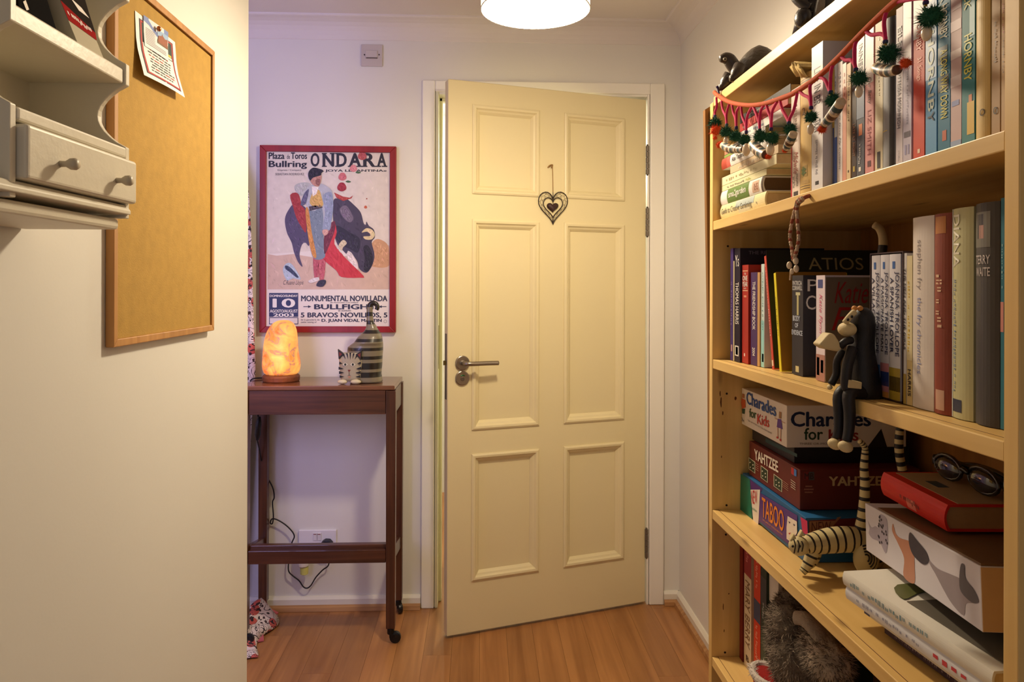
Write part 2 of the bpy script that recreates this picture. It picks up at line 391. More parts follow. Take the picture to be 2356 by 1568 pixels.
lk = part('lock_rose', G().lathe([(.0255, 0), (.026, .001), (.026, .006), (.0235, .0075)], (hx, 0, lz), (0, 1, 0), 28), steel, door, local=True, label='round steel lock rose with a green vacant mark')
arc = [(hx - .0105 * math.sin(t), .0079, lz + .0105 * math.cos(t)) for t in [math.radians(a) for a in range(-42, 43, 12)]]
part('indicator', G().tube(arc, .0022, 6), M('indicator_green', (20, 110, 50), .5), lk, local=True)
part('turn_slot', G().lathe([(.0075, .0074), (.0075, .0086), (.0062, .009)], (hx, 0, lz - .003), (0, 1, 0), 20).box((hx - .0008, .009, lz - .009), (hx + .0008, .0094, lz + .003)), M('steel_dark', (110, 100, 90), .4, metal=.8), lk, local=True)
hz2 = .99
part('lock_faceplate', G().box((DW, -.030, hz2 - .15), (DW + .001, -.010, hz2 + .085)), M('faceplate', (96, 88, 80), .45, metal=.7), door, local=True)
part('latch_bolt', G().prism([(DW, -.026, hz - .008), (DW + .012, -.014, hz - .008), (DW, -.014, hz - .008)], (0, 0, .016)), M('latch_brass', (110, 96, 56), .4, metal=.8), door, local=True)
for va, vb in ((335, 401), (478, 543), (1215, 1281)):
    za, zb = dl2(1484, vb)[1], dl2(1484, va)[1]; g = G()
    for q in range(5):
        z0 = za + (zb - za) * q / 5; z1 = za + (zb - za) * (q + 1) / 5 - .0012
        g.lathe([(.0062, z0), (.0066, z0 + .0008), (.0066, z1 - .0008), (.0062, z1)], (-.004, .004, 0), (0, 0, 1), 12)
    g.lathe([(.003, zb - .001), (.005, zb + .002), (.003, zb + .005)], (-.004, .004, 0), (0, 0, 1), 10)
    g.lathe([(.003, za - .005), (.005, za - .002), (.003, za + .001)], (-.004, .004, 0), (0, 0, 1), 10)
    part('hinge', g, M('hinge_steel', (112, 102, 90), .42, metal=.45), door, local=True, label='dark steel butt hinge')
# ================================================================ pendant lamp
LX, LY, LZ0, LR = .1275, 1.74, 1.909, .1282
lamp = thing('pendant_lamp', 'round white drum pendant lamp, lit, hanging from the ceiling', 'lamp', (LX, LY, ZC))
def glow(key, col, s, tr):
    m = bpy.data.materials.new(key); m.use_nodes = True; nt = m.node_tree; nt.nodes.remove(nt.nodes['Principled BSDF'])
    e = nt.nodes.new('ShaderNodeEmission'); e.inputs[0].default_value = lin(col); e.inputs[1].default_value = s
    t = nt.nodes.new('ShaderNodeBsdfTransparent'); x = nt.nodes.new('ShaderNodeMixShader'); x.inputs[0].default_value = tr
    nt.links.new(e.outputs[0], x.inputs[1]); nt.links.new(t.outputs[0], x.inputs[2]); nt.links.new(x.outputs[0], nt.nodes['Material Output'].inputs[0]); return m
shadem = glow('lamp_shade_fabric', (255, 232, 196), 4.0, .0); diffm = glow('lamp_diffuser', (255, 248, 236), 4.0, .0)
g = G(); S = 48
ring = lambda r, z: [(LX + r * math.cos(2 * math.pi * j / S), LY + r * math.sin(2 * math.pi * j / S), z) for j in range(S)]
g.add(ring(LR, LZ0) + ring(LR, LZ0 + .17), [(j, (j + 1) % S, S + (j + 1) % S, S + j) for j in range(S)])
part('lamp_shade', g, shadem, lamp, smooth=True)
part('diffuser', G().face(ring(LR - .001, LZ0 + .075)), diffm, lamp)
part('shade_rim', G().tube(ring(LR, LZ0), .0016, 6, closed=True), M('rim_grey', (190, 184, 172), .5), lamp, smooth=True)
part('cord', G().tube([(LX, LY, LZ0 + .19), (LX, LY, ZC - .012)], .003, 8), WHT(), lamp)
part('lamp_holder', G().lathe([(.016, 0), (.019, .01), (.017, .045), (.006, .055)], (LX, LY, LZ0 + .13), seg=16), WHT(), lamp, smooth=True)
part('ceiling_rose', G().lathe([(.034, -.02), (.036, -.012), (.036, 0)], (LX, LY, ZC), seg=24), WHT(), lamp)
bl = bpy.data.lights.new('pendant_bulb', 'POINT'); bl.shadow_soft_size = .055; bl.energy = LAMP_W; bl.color = LAMP_C
blo = link(bpy.data.objects.new('pendant_bulb', bl)); blo.parent = lamp; blo.location = (0, 0, LZ0 + .012 - ZC)
# ================================================================ switch plate high on the back wall
def wy(y): return lambda u, v: onY(u, v, y)
pf = wy(YB)
sw = thing('switch_plate', 'square white pull-switch plate high on the wall above the framed poster', 'switch', pf(856, 129))
a, b = pf(831, 153), pf(881, 104)
plm = M('switch_plastic', (196, 186, 180), .45, .02)
part('plate', G().box((a.x, YB - .009, a.z), (b.x, YB, b.z)), plm, sw, bev=.003)
a, b = pf(839, 137), pf(872, 118)
part('rocker', G().box((a.x + .004, YB - .013, a.z), (b.x - .004, YB - .008, b.z)), plm, sw, bev=.003)
a, b = pf(840, 136.5), pf(873, 134.5)
part('slot', G().box((a.x + .006, YB - .0135, a.z), (b.x - .006, YB - .0128, b.z)), M('slot_dark', (90, 78, 74), .7), sw)
for u in (839.5, 873):
    p = pf(u, 127.5); part('screw', G().lathe([(.003, .0085), (.0028, .0105)], (p.x, YB, p.z), (0, -1, 0), 10), M('screw_dark', (58, 48, 42), .5), sw)
# ================================================================ framed poster
YP = YB - .012
pf = wy(YP); NB = V((0, -1, 0))
def pc(x, y): return (560 + x / 2.613, 320 + y / 2.613)
def pp(x, y): return pf(*pc(x, y))
post = thing('framed_poster', 'bullfight poster in a dark red wooden frame above the wooden trolley', 'poster', pf(756, 548))
redw = wood('red_frame_paint', (128, 20, 22), (150, 30, 28), 2, 30, .4)
TLc, TRc, BLc, BRc = pf(599.5, 334.5), pf(912, 334.5), pf(599.5, 764), pf(912, 764)
X0, X1, Z1, Z0 = TLc.x, TRc.x, TLc.z, BLc.z; FW = .0235
for q in (((X0, Z1), (X1, Z1), (X1 - FW, Z1 - FW), (X0 + FW, Z1 - FW)), ((X0, Z0), (X1, Z0), (X1 - FW, Z0 + FW), (X0 + FW, Z0 + FW)),
          ((X0, Z0), (X0, Z1), (X0 + FW, Z1 - FW), (X0 + FW, Z0 + FW)), ((X1, Z0), (X1, Z1), (X1 - FW, Z1 - FW), (X1 - FW, Z0 + FW))):
    part('frame_bar', G().prism([(x, YP - .012, z) for x, z in q], (0, .024, 0)), redw, post, bev=.0015)
def inside(x, y, P):
    c = False; n = len(P)
    for i in range(n):
        (xa, ya), (xb, yb_) = P[i], P[i - 1]
        if (ya > y) != (yb_ > y) and x < (xb - xa) * (y - ya) / (yb_ - ya) + xa: c = not c
    return c
srs = random.Random(77)
def fl(name, pts, col, lay, smooth=0, par=post, rough=.5, strokes=None, ang=1.2):
    """a painted area of the poster and the brush strokes that model it"""
    g = G(); gpoly(g, pp, pts, .0003 * lay, NB, smooth)
    o = part(name, g, M('paint_%d_%d_%d' % col, col, rough, .14, 40), par)
    xs_ = [p[0] for p in pts]; ys_ = [p[1] for p in pts]; area = (max(xs_) - min(xs_)) * (max(ys_) - min(ys_))
    n = strokes if strokes is not None else (min(70, int(area / 130)) if name.startswith('painted') else 0)
    if n > 3:
        g = G(); k = 0
        for _ in range(n * 6):
            x, y = srs.uniform(min(xs_), max(xs_)), srs.uniform(min(ys_), max(ys_)); a_ = ang + srs.gauss(0, .45); L = srs.uniform(5, 17) * (1.8 if area > 60000 else 1); w_ = srs.uniform(1.2, 3.6) * (2 if area > 60000 else 1)
            dx_, dy_ = math.cos(a_) * L, math.sin(a_) * L
            if not (inside(x - dx_, y - dy_, pts) and inside(x + dx_, y + dy_, pts) and inside(x, y, pts)): continue
            gpoly(g, pp, [(x - dx_, y - dy_), (x + dy_ / L * w_, y - dx_ / L * w_), (x + dx_, y + dy_), (x - dy_ / L * w_, y + dx_ / L * w_)], .0003 * lay + .00006 + k * .0000025, NB, 0, srs.choice((0, 0, 1, 1, 2))); k += 1
            if k >= n: break
        cl = lambda q: tuple(max(0, min(255, int(v))) for v in q); f_ = .5 if area > 60000 else 1
        if g.f: part('brush_strokes', g, [M('paint_%d_%d_%d' % c, c, rough, .1, 40) for c in (cl([v + 22 * f_ for v in col]), cl([v - 20 * f_ for v in col]), cl([col[0] + 14 * f_, col[1] + 2, col[2] + 20 * f_]))], par, kind='stuff')
    return o
sheet = part('poster_sheet', G().box((X0 + FW - .004, YP, Z0 + FW - .004), (X1 - FW + .004, YP + .003, Z1 - FW + .004)), M('poster_paper', (226, 218, 210), .5, .05, 14), post)
S_ = 5
fl('painted_sky', [(142, 80), (880, 80), (880, 640), (142, 690)], (216, 206, 196), 1)
fl('painted_ground', [(146, 690), (200, 700), (300, 690), (480, 720), (640, 700), (760, 640), (800, 615), (880, 640), (882, 902), (146, 902)], (204, 176, 158), 2)
fl('painted_dust', [(760, 650), (800, 600), (860, 625), (878, 680), (876, 760), (800, 770), (740, 740)], (196, 150, 112), 3, S_)
# bull
bull = (66, 58, 76)
fl('painted_bull_rear', [(250, 480), (275, 420), (310, 390), (380, 420), (400, 560), (395, 640), (372, 620), (350, 640), (338, 700), (356, 765), (330, 740), (305, 680), (290, 620), (262, 560)], (78, 68, 96), 4, S_)
fl('painted_bull_body', [(540, 380), (570, 355), (615, 355), (665, 395), (705, 440), (722, 500), (735, 520), (740, 495), (755, 520), (785, 545), (790, 590), (772, 620), (788, 690), (780, 745), (752, 795), (725, 800), (695, 775), (685, 735), (655, 690), (630, 670), (622, 690), (600, 670), (570, 640), (545, 560)], bull, 4, S_)
fl('painted_bull_shoulder', [(580, 420), (620, 400), (660, 470), (640, 500), (600, 470)], (112, 100, 116), 5, S_)
fl('painted_bull_neck', [(560, 520), (640, 560), (700, 600), (690, 680), (640, 660), (600, 640), (560, 600)], (38, 34, 48), 5, S_)
fl('painted_muzzle', [(722, 650), (750, 640), (778, 700), (772, 760), (745, 795), (724, 780), (730, 720)], (34, 30, 38), 5, S_)
fl('painted_horn', [(712, 560), (740, 535), (775, 545), (790, 575), (772, 602), (735, 602), (722, 585), (760, 582), (765, 565), (742, 556)], (214, 196, 150), 6, S_)
fl('painted_horn', [(572, 640), (600, 605), (622, 625), (600, 650), (592, 670)], (206, 192, 160), 6, S_)
fl('painted_foreleg', [(620, 690), (640, 675), (662, 700), (690, 760), (680, 790), (655, 760), (635, 730)], (220, 208, 204), 5, S_)
fl('painted_banderilla', [(545, 320), (600, 345), (640, 352), (660, 338), (650, 356), (600, 372), (560, 352)], (168, 60, 48), 6)
# cape
fl('painted_cape_fold', [(282, 335), (330, 326), (352, 400), (372, 430), (378, 560), (345, 520), (318, 470), (300, 410)], (158, 46, 40), 6, 3)
fl('painted_cape', [(488, 580), (520, 560), (545, 490), (562, 560), (548, 630), (620, 720), (722, 820), (700, 832), (590, 828), (560, 790), (500, 740), (478, 712), (492, 680)], (196, 52, 56), 7, 3)
fl('painted_cape_edge', [(490, 560), (545, 490), (552, 540), (520, 630), (488, 690)], (110, 40, 52), 8, 3)
# matador
fl('painted_sleeve', [(310, 280), (345, 262), (400, 265), (410, 300), (372, 330), (345, 340), (315, 310)], (176, 178, 176), 7, S_)
fl('painted_stocking', [(420, 715), (450, 722), (452, 830), (430, 845)], (176, 84, 92), 7, 3)
fl('painted_stocking', [(452, 722), (492, 715), (494, 760), (484, 842), (460, 846)], (186, 92, 98), 7, 3)
fl('painted_trousers', [(388, 420), (480, 410), (486, 470), (480, 560), (492, 660), (488, 712), (440, 724), (412, 690), (400, 580)], (120, 134, 150), 8, 3)
fl('painted_trouser_stripe', [(374, 425), (392, 420), (412, 560), (440, 700), (420, 706), (400, 640), (384, 540)], (204, 140, 62), 9, 3)
fl('painted_jacket', [(345, 395), (372, 310), (412, 275), (470, 268), (525, 300), (540, 345), (538, 420), (528, 500), (520, 545), (480, 540), (482, 470), (468, 405), (430, 432), (392, 420), (372, 380)], (178, 182, 190), 9, 3)
fl('painted_jacket_shade', [(345, 395), (365, 330), (395, 300), (385, 360), (372, 392)], (92, 92, 118), 10, 3)
fl('painted_jacket_arm', [(480, 340), (530, 320), (542, 400), (530, 500), (518, 548), (478, 540), (492, 440)], (142, 154, 178), 10, 3)
fl('painted_waistcoat', [(400, 380), (420, 320), (455, 305), (474, 360), (478, 400), (432, 410)], (208, 170, 92), 11, S_)
fl('painted_sash', [(394, 405), (470, 392), (478, 412), (400, 432)], (70, 60, 66), 11)
fl('painted_shirt', [(412, 285), (455, 285), (440, 330), (418, 345)], (232, 226, 220), 12)
fl('painted_face', [(402, 232), (465, 212), (468, 250), (455, 284), (430, 282), (410, 262)], (186, 138, 118), 12, S_)
fl('painted_face_shade', [(436, 246), (462, 240), (458, 278), (440, 272)], (140, 92, 82), 13, 3)
fl('painted_hair', [(392, 225), (395, 195), (420, 172), (455, 178), (482, 190), (470, 205), (466, 218), (420, 232), (404, 250)], (30, 26, 34), 14, 3)
fl('painted_hand', [(480, 545), (510, 545), (508, 568), (488, 580), (476, 562)], (206, 160, 146), 12, S_)
fl('painted_shoe', [(392, 852), (420, 836), (452, 830), (454, 848), (410, 864)], (216, 208, 206), 12, 3)
fl('painted_shoe', [(440, 880), (456, 850), (492, 845), (498, 862), (478, 886)], (48, 44, 58), 12, 3)
fl('painted_hat', [(238, 790), (252, 752), (285, 745), (320, 790), (345, 842), (300, 836), (262, 848)], (176, 192, 206), 6, 3)
fl('painted_hat_band', [(252, 760), (280, 768), (330, 822), (322, 832), (282, 800), (256, 782)], (50, 62, 86), 7, 3)
# roses thrown above
for (x, y, r, c) in ((592, 287, 27, (150, 34, 40)), (596, 225, 24, (196, 108, 112)), (662, 175, 22, (204, 130, 130)), (715, 100, 26, (176, 84, 84)), (735, 408, 9, (190, 96, 60)), (742, 358, 4, (150, 70, 50))):
    fl('painted_rose', [(x + r * math.cos(t) * (1 + .12 * math.sin(3 * t)), y + r * math.sin(t)) for t in [i * .6283 for i in range(10)]], c, 6, 3)
for (x, y) in ((630, 255), (655, 180), (690, 200)):
    fl('painted_leaf', [(x - 16, y), (x, y - 7), (x + 18, y + 2), (x, y + 7)], (70, 104, 66), 5, 3)
# lettering
navy = M('poster_navy', (40, 42, 66), .5, .05); pblack = M('poster_black', (34, 32, 44), .5, .05)
def tx(s, x0, x1, y0, y1, mt, lay=3, bold=.01, shear=0):
    g = G(); a, b, c = pp(x0, y1), pp(x1, y1), pp(x0, y0); gtext(g, s, a, b - a, c - a, .0003 * lay + .00005, bold, shear); return part('lettering', g, mt, post)
tx('Plaza', 152, 248, 80, 120, pblack, bold=.035); tx('de', 262, 280, 92, 119, pblack); tx('Toros', 286, 383, 80, 120, pblack, bold=.035)
tx('Bullring', 152, 383, 130, 180, pblack, bold=.035)
for ch, x0, x1 in (('O', 400, 462), ('N', 472, 550), ('D', 556, 626), ('A', 630, 712), ('R', 716, 796), ('A', 800, 864)):
    tx(ch, x0 + 4, x1 - 4, 83, 166, pblack, bold=.045)
    g = G()
    for (sx, sy, w) in ({'O': [], 'N': [(x0, 83, 30), (x1 - 30, 83, 30), (x0, 160, 30)], 'D': [(x0 - 4, 83, 30), (x0 - 4, 160, 30)], 'A': [(x0 - 2, 160, 30), (x1 - 32, 160, 34)], 'R': [(x0 - 4, 83, 30), (x0 - 4, 160, 34), (x1 - 24, 160, 28)]}[ch]):
        gpoly(g, pp, [(sx, sy), (sx + w, sy), (sx + w, sy + 7), (sx, sy + 7)], .0012, NB)
    if g.f: part('lettering', g, pblack, post)
tx('«LA JOYA LEVANTINA»', 412, 862, 182, 200, pblack, bold=.03)
tx('Empresa / Company:', 207, 350, 180, 194, pblack, bold=0); tx('SEBASTIAN RODRIGUEZ', 192, 365, 203, 217, pblack, bold=0)
tx('C.Ruano Llopis', 240, 362, 848, 882, pblack, bold=0, shear=.4)
fl('date_block', [(155, 924), (330, 924), (330, 1067), (155, 1067)], (44, 52, 92), 3)
tx('DOMINGO/SUNDAY', 160, 327, 934, 948, WHT(), 5, .03); tx('10', 176, 312, 957, 1012, WHT(), 5, .03); tx('AGOSTO/AUGUST', 160, 327, 1023, 1042, WHT(), 5, .03); tx('2003', 180, 304, 1046, 1066, WHT(), 5, .03)
fl('stub_box', [(155, 1070), (330, 1070), (330, 1112), (155, 1112)], (44, 52, 92), 3); fl('stub_box_inner', [(159, 1074), (326, 1074), (326, 1108), (159, 1108)], (222, 216, 214), 4)
tx('MONUMENTAL NOVILLADA', 347, 866, 939, 974, navy, bold=.035); tx('SIN PICADORES CON AÑEJOS', 522, 690, 977, 987, navy, bold=0)
tx('BULLFIGHT', 425, 800, 991, 1022, navy, bold=.04); tx('SE LIDIARAN', 570, 646, 1025, 1035, navy, bold=0)
tx('5 BRAVOS NOVILLOS, 5', 345, 866, 1041, 1075, navy, bold=.035)
tx('de la ganadería de', 345, 458, 1080, 1092, navy, bold=0); tx('cattle raising of', 345, 440, 1094, 1106, navy, bold=0); tx('D. JUAN VIDAL MARTIN', 470, 832, 1079, 1103, navy, bold=.04)
g = G()
for s_ in (1, -1):
    cx = 385 if s_ > 0 else 836
    gpoly(g, pp, [(cx - 24 * s_, 1004), (cx + 4 * s_, 1004), (cx + 4 * s_, 998), (cx + 24 * s_, 1006), (cx + 4 * s_, 1014), (cx + 4 * s_, 1008), (cx - 24 * s_, 1008)], .0009, NB)
part('arrow_ornament', g, navy, post)
part('seal_mark', G().tube([pp(853 + 9 * math.cos(t), 1094 + 9 * math.sin(t)) + NB * .0012 for t in [i * .5236 for i in range(12)]], .0004, 4, closed=True), navy, post)
# ================================================================ tea trolley
tw = lambda ax: wood('mahogany_%d' % ax, (62, 34, 22), (94, 55, 36), ax, 55, .32, .35, bump=.05)
TX0, TX1, TY0, TY1, TZ = -.840, -.296, 2.600, 2.868, .906
tr = thing('tea_trolley', 'tall dark mahogany trolley on castors against the wall under the poster', 'trolley', (-.58, 2.73, 0))
part('table_top', G().box((TX0 + .004, TY0 + .004, TZ - .016), (TX1 - .004, TY1 - .004, TZ)), wood('mahogany_top', (92, 56, 38), (128, 84, 58), 0, 50, .22, .5, bump=.04), tr, bev=.003)
part('apron_front', G().box((TX0 + .036, TY0 + .004, .806), (TX1 - .036, TY0 + .022, TZ - .017)), tw(0), tr, bev=.001)
part('apron_back', G().box((TX0 + .036, TY1 - .022, .806), (TX1 - .036, TY1 - .004, TZ - .017)), tw(0), tr, bev=.001)
part('apron_side', G().box((TX0 + .004, TY0 + .036, .806), (TX0 + .022, TY1 - .036, TZ - .017)), tw(1), tr, bev=.001)
part('apron_side', G().box((TX1 - .022, TY0 + .036, .806), (TX1 - .004, TY1 - .036, TZ - .017)), tw(1), tr, bev=.001)
LW = .034
for lx in (TX0, TX1 - LW):
    for ly in (TY0, TY1 - LW):
        taper = [(lx, ly), (lx + LW, ly), (lx + LW, ly + LW), (lx, ly + LW)]
        cx, cy = lx + LW / 2, ly + LW / 2
        g = G(); g.add([(x, y, TZ - .018) for x, y in taper] + [(cx + (x - cx) * .92, cy + (y - cy) * .92, .055) for x, y in taper],
                       [(0, 1, 2, 3), (7, 6, 5, 4), (1, 0, 4, 5), (2, 1, 5, 6), (3, 2, 6, 7), (0, 3, 7, 4)])
        part('leg', g, tw(2), tr, bev=.002)
        fr = ly == TY0; sd = 1 if fr else .4
        ct = part('castor', G().lathe([(.009, .030), (.013, .034), (.013, .050), (.010, .0545)], (cx, cy, 0), seg=12).box((cx - .004, cy - .012, .022), (cx + .012 * sd + .004, cy + .012, .034)), M('castor_black', (24, 20, 20), .35, metal=.3), tr, bev=.001)
        ax = (0, 1, 0) if fr else (1, .35, 0)
        c = V((cx + .016 * sd, cy, .0205))
        part('wheel', G().lathe([(.014, -.009), (.0195, -.007), (.0205, 0), (.0195, .007), (.014, .009)], c, ax, 20), M('wheel_black', (20, 18, 20), .3), ct, smooth=False)
def rail(name, a, b): return part(name, G().box(a, b), tw(0 if abs(b[0] - a[0]) > .1 else 1), tr, bev=.002)
rail('stretcher', (TX0 + LW, TY0 + .004, .286), (TX1 - LW, TY0 + .024, .332)); rail('ledge', (TX0 + LW, TY0 + .0245, .300), (TX1 - LW, TY0 + .050, .344))
for xa in (TX0 + .006, TX1 - .026):
    part('stretcher', G().prism([(xa, TY0 + LW, .336), (xa, TY1 - LW, .300), (xa, TY1 - LW, .256), (xa, TY0 + LW, .288)], (.020, 0, 0)), tw(1), tr, bev=.002)
# ================================================================ salt lamp
SY = 2.735
p = onY(647, 868, SY); SX = p.x
sl = thing('salt_lamp', 'glowing orange rock salt lamp with a round wooden base on the trolley', 'lamp', (SX, SY, TZ))
base = part('base', G().lathe([(.062, 0), (.066, .004), (.067, .018), (.063, .024), (.052, .025)], (SX, SY, TZ), seg=28), wood('salt_base', (84, 44, 22), (122, 68, 36), 0, 60, .5), sl, smooth=False)
sm = bpy.data.materials.new('salt_rock'); sm.use_nodes = True; nt = sm.node_tree; b = nt.nodes['Principled BSDF']; N = nt.nodes; L = nt.links
tc = N.new('ShaderNodeTexCoord'); no = N.new('ShaderNodeTexNoise'); no.inputs['Scale'].default_value = 15; no.inputs['Detail'].default_value = 5; no.inputs['Distortion'].default_value = 1.2; L.new(tc.outputs['Object'], no.inputs['Vector'])
cr = N.new('ShaderNodeValToRGB'); cr.color_ramp.elements[0].color = lin((196, 84, 34)); cr.color_ramp.elements[0].position = .3; cr.color_ramp.elements[1].color = lin((255, 190, 96)); cr.color_ramp.elements[1].position = .7
for ps_, c_ in ((.425, (238, 142, 64)), (.450, (158, 116, 94)), (.475, (244, 156, 76))):
    e_ = cr.color_ramp.elements.new(ps_); e_.color = lin(c_)
L.new(no.outputs['Fac'], cr.inputs[0]); L.new(cr.outputs[0], b.inputs['Base Color']); b.inputs['Roughness'].default_value = .45
L.new(cr.outputs[0], b.inputs['Emission Color'])
b.inputs['Emission Strength'].default_value = .55; b.inputs['Subsurface Weight'].default_value = .0
bp = N.new('ShaderNodeBump'); bp.inputs['Strength'].default_value = .35; bp.inputs['Distance'].default_value = .01; L.new(no.outputs['Fac'], bp.inputs['Height']); L.new(bp.outputs[0], b.inputs['Normal'])
g = G(); prof = [(.020, 1.3), (.045, 1.27), (.060, .05), (.0, 0)]
S = 22; lev = [(.023, .050, 0, 0), (.030, .062, 0, 0), (.055, .068, .001, 0), (.085, .067, 0, 0), (.115, .063, -.001, 0), (.145, .060, .001, 0), (.175, .056, .004, 0), (.200, .047, .006, 0), (.216, .034, .008, 0), (.224, .016, .009, 0)]
rs = random.Random(3); ph = [rs.uniform(0, 6.28) for _ in range(6)]
for z, r, ox, oy in lev:
    for j in range(S):
        t = 2 * math.pi * j / S
        q = r * (1 + .05 * math.sin(3 * t + ph[0] + z * 20) + .035 * math.sin(5 * t + ph[1] - z * 33) + rs.uniform(-.02, .02))
        g.v.append(V((SX + ox + q * math.cos(t), SY + oy + q * .92 * math.sin(t), TZ + z)))
for i in range(len(lev) - 1):
    for j in range(S): g.f.append([i * S + j, i * S + (j + 1) % S, (i + 1) * S + (j + 1) % S, (i + 1) * S + j]); g.m.append(0)
g.f.append(list(range(S))[::-1]); g.m.append(0); g.f.append([(len(lev) - 1) * S + j for j in range(S)]); g.m.append(0)
part('salt_rock', g, sm, sl, smooth=True, sub=1)
l2 = bpy.data.lights.new('salt_bulb', 'POINT'); l2.energy = .5; l2.color = (1, .45, .15); l2.shadow_soft_size = .06
o = link(bpy.data.objects.new('salt_bulb', l2)); o.parent = sl; o.location = (0, -.16, .09)
cab = M('cable_black', (22, 20, 26), .45)
q0 = onY(627, 864, 2.79)
cp = [(SX - .06, SY + .01, TZ + .008), (q0.x + .01, 2.79, TZ + .005), (q0.x - .03, 2.80, TZ + .004), (-.842, 2.78, TZ + .004), (-.850, 2.778, TZ - .01), tuple(onY(590, 900, 2.78)), tuple(onY(594, 958, 2.78))]
part('cable', G().tube(catmull(cp, 5), .0028, 7), cab, sl, smooth=True)
a, b2 = onY(596, 958, 2.78), onY(592, 1012, 2.78)
part('inline_switch', G().tube([a, a + (b2 - a) * .25, a + (b2 - a) * .75, b2], [(.006, .006), (.014, .010), (.015, .011), (.005, .005)], 10), cab, sl, smooth=True)
yc = 2.845
cp = [tuple(b2)] + [tuple(onY(u, v, y)) for u, v, y in ((596, 1030, 2.80), (601, 1055, 2.83), (609, 1085, 2.868), (627, 1120, 2.868), (631, 1143, 2.87), (627, 1155, 2.872), (629, 1185, 2.87), (627, 1203, 2.87), (622, 1203, 2.872), (626, 1193, 2.872), (640, 1196, 2.872), (662, 1211, 2.874), (677, 1231, 2.874), (671, 1250, 2.874), (665, 1285, 2.875), (664, 1312, 2.875), (674, 1324, 2.875), (688, 1335, 2.875), (698, 1349, 2.876), (707, 1352, 2.876), (716, 1345, 2.876), (727, 1327, 2.876), (743, 1310, 2.876), (754, 1302, 2.875), (757, 1290, 2.874), (755, 1262, 2.87))]
part('cable', G().tube(catmull(cp, 5), .0026, 7), cab, sl, smooth=True)
# ================================================================ double socket, freshener
pf = wy(YB)
so = thing('double_socket', 'white double wall socket behind the trolley rail', 'socket', pf(731, 1243))
a, b2 = pf(688, 1272), pf(775, 1216)
wp = M('socket_plastic', (226, 222, 226), .4, .02)
part('plate', G().box((a.x, YB - .010, a.z), (b2.x, YB, b2.z)), wp, so, bev=.003)
for u0, u1 in ((722.5, 731), (732, 740.5)):
    a, b2 = pf(u0, 1240), pf(u1, 1223.5); rk = part('rocker', G().prism([(a.x, YB - .0105, a.z), (a.x, YB - .0125, a.z), (a.x, YB - .016, b2.z), (a.x, YB - .0105, b2.z)], (b2.x - a.x, 0, 0)), wp, so)
    part('red_mark', G().box((a.x + .001, YB - .0163, b2.z - .004), (b2.x - .002, YB - .0155, b2.z - .0015)), M('switch_red', (120, 40, 40), .5), rk)
a, b2 = pf(741, 1285), pf(770, 1236)
pm = (a.x + b2.x) / 2
part('plug', G().prism([(pm - .026, YB - .0105, b2.z - .03), (pm - .02, YB - .0105, b2.z - .006), (pm - .008, YB - .0105, b2.z + .002), (pm + .010, YB - .0105, b2.z + .001), (pm + .02, YB - .0105, b2.z - .01), (pm + .024, YB - .0105, b2.z - .03), (pm + .012, YB - .0105, b2.z - .048), (pm - .012, YB - .0105, b2.z - .048)], (0, -.03, 0)), cab, sl, bev=.003, label='black three-pin plug')
p = pf(703, 1262)
af = thing('air_freshener', 'white plug-in air freshener in the left outlet of the double socket', 'air freshener', (p.x, YB - .0102, p.z - .03))
part('body', G().lathe([(.016, -.055), (.021, -.05), (.024, -.02), (.022, .006)], (p.x, YB - .036, p.z), seg=20), wp, af, smooth=False)
part('collar', G().lathe([(.0225, .006), (.0225, .012), (.018, .016), (.010, .016)], (p.x, YB - .036, p.z), seg=20), M('freshener_cap', (170, 168, 176), .3), af)
part('refill', G().lathe([(.010, -.085), (.015, -.082), (.016, -.056)], (p.x + .004, YB - .036, p.z), seg=16), M('freshener_oil', (206, 206, 120), .2), af)
# ================================================================ curtain
cm = bpy.data.materials.new('curtain_print'); cm.use_nodes = True; nt = cm.node_tree; N = nt.nodes; L = nt.links; b = N['Principled BSDF']
tc = N.new('ShaderNodeTexCoord'); n1 = N.new('ShaderNodeTexNoise'); n1.inputs['Scale'].default_value = 15; n1.inputs['Distortion'].default_value = 2.2; n1.inputs['Detail'].default_value = 1; L.new(tc.outputs['Object'], n1.inputs['Vector'])
m1 = N.new('ShaderNodeMath'); m1.operation = 'PINGPONG'; m1.inputs[1].default_value = .06; L.new(n1.outputs['Fac'], m1.inputs[0])
m2 = N.new('ShaderNodeMath'); m2.operation = 'LESS_THAN'; m2.inputs[1].default_value = .014; L.new(m1.outputs[0], m2.inputs[0])
vo = N.new('ShaderNodeTexVoronoi'); vo.inputs['Scale'].default_value = 46; L.new(tc.outputs['Object'], vo.inputs['Vector'])
m3 = N.new('ShaderNodeMath'); m3.operation = 'LESS_THAN'; m3.inputs[1].default_value = .27; L.new(vo.outputs['Distance'], m3.inputs[0])
v2 = N.new('ShaderNodeTexVoronoi'); v2.inputs['Scale'].default_value = 17; L.new(tc.outputs['Object'], v2.inputs['Vector'])
m4 = N.new('ShaderNodeMath'); m4.operation = 'LESS_THAN'; m4.inputs[1].default_value = .36; L.new(v2.outputs['Distance'], m4.inputs[0])
x1 = N.new('ShaderNodeMix'); x1.data_type = 'RGBA'; x1.inputs[6].default_value = lin((222, 208, 204)); x1.inputs[7].default_value = lin((196, 92, 84)); L.new(m4.outputs[0], x1.inputs[0])
x2 = N.new('ShaderNodeMix'); x2.data_type = 'RGBA'; x2.inputs[7].default_value = lin((44, 34, 40)); L.new(m2.outputs[0], x2.inputs[0]); L.new(x1.outputs[2], x2.inputs[6])
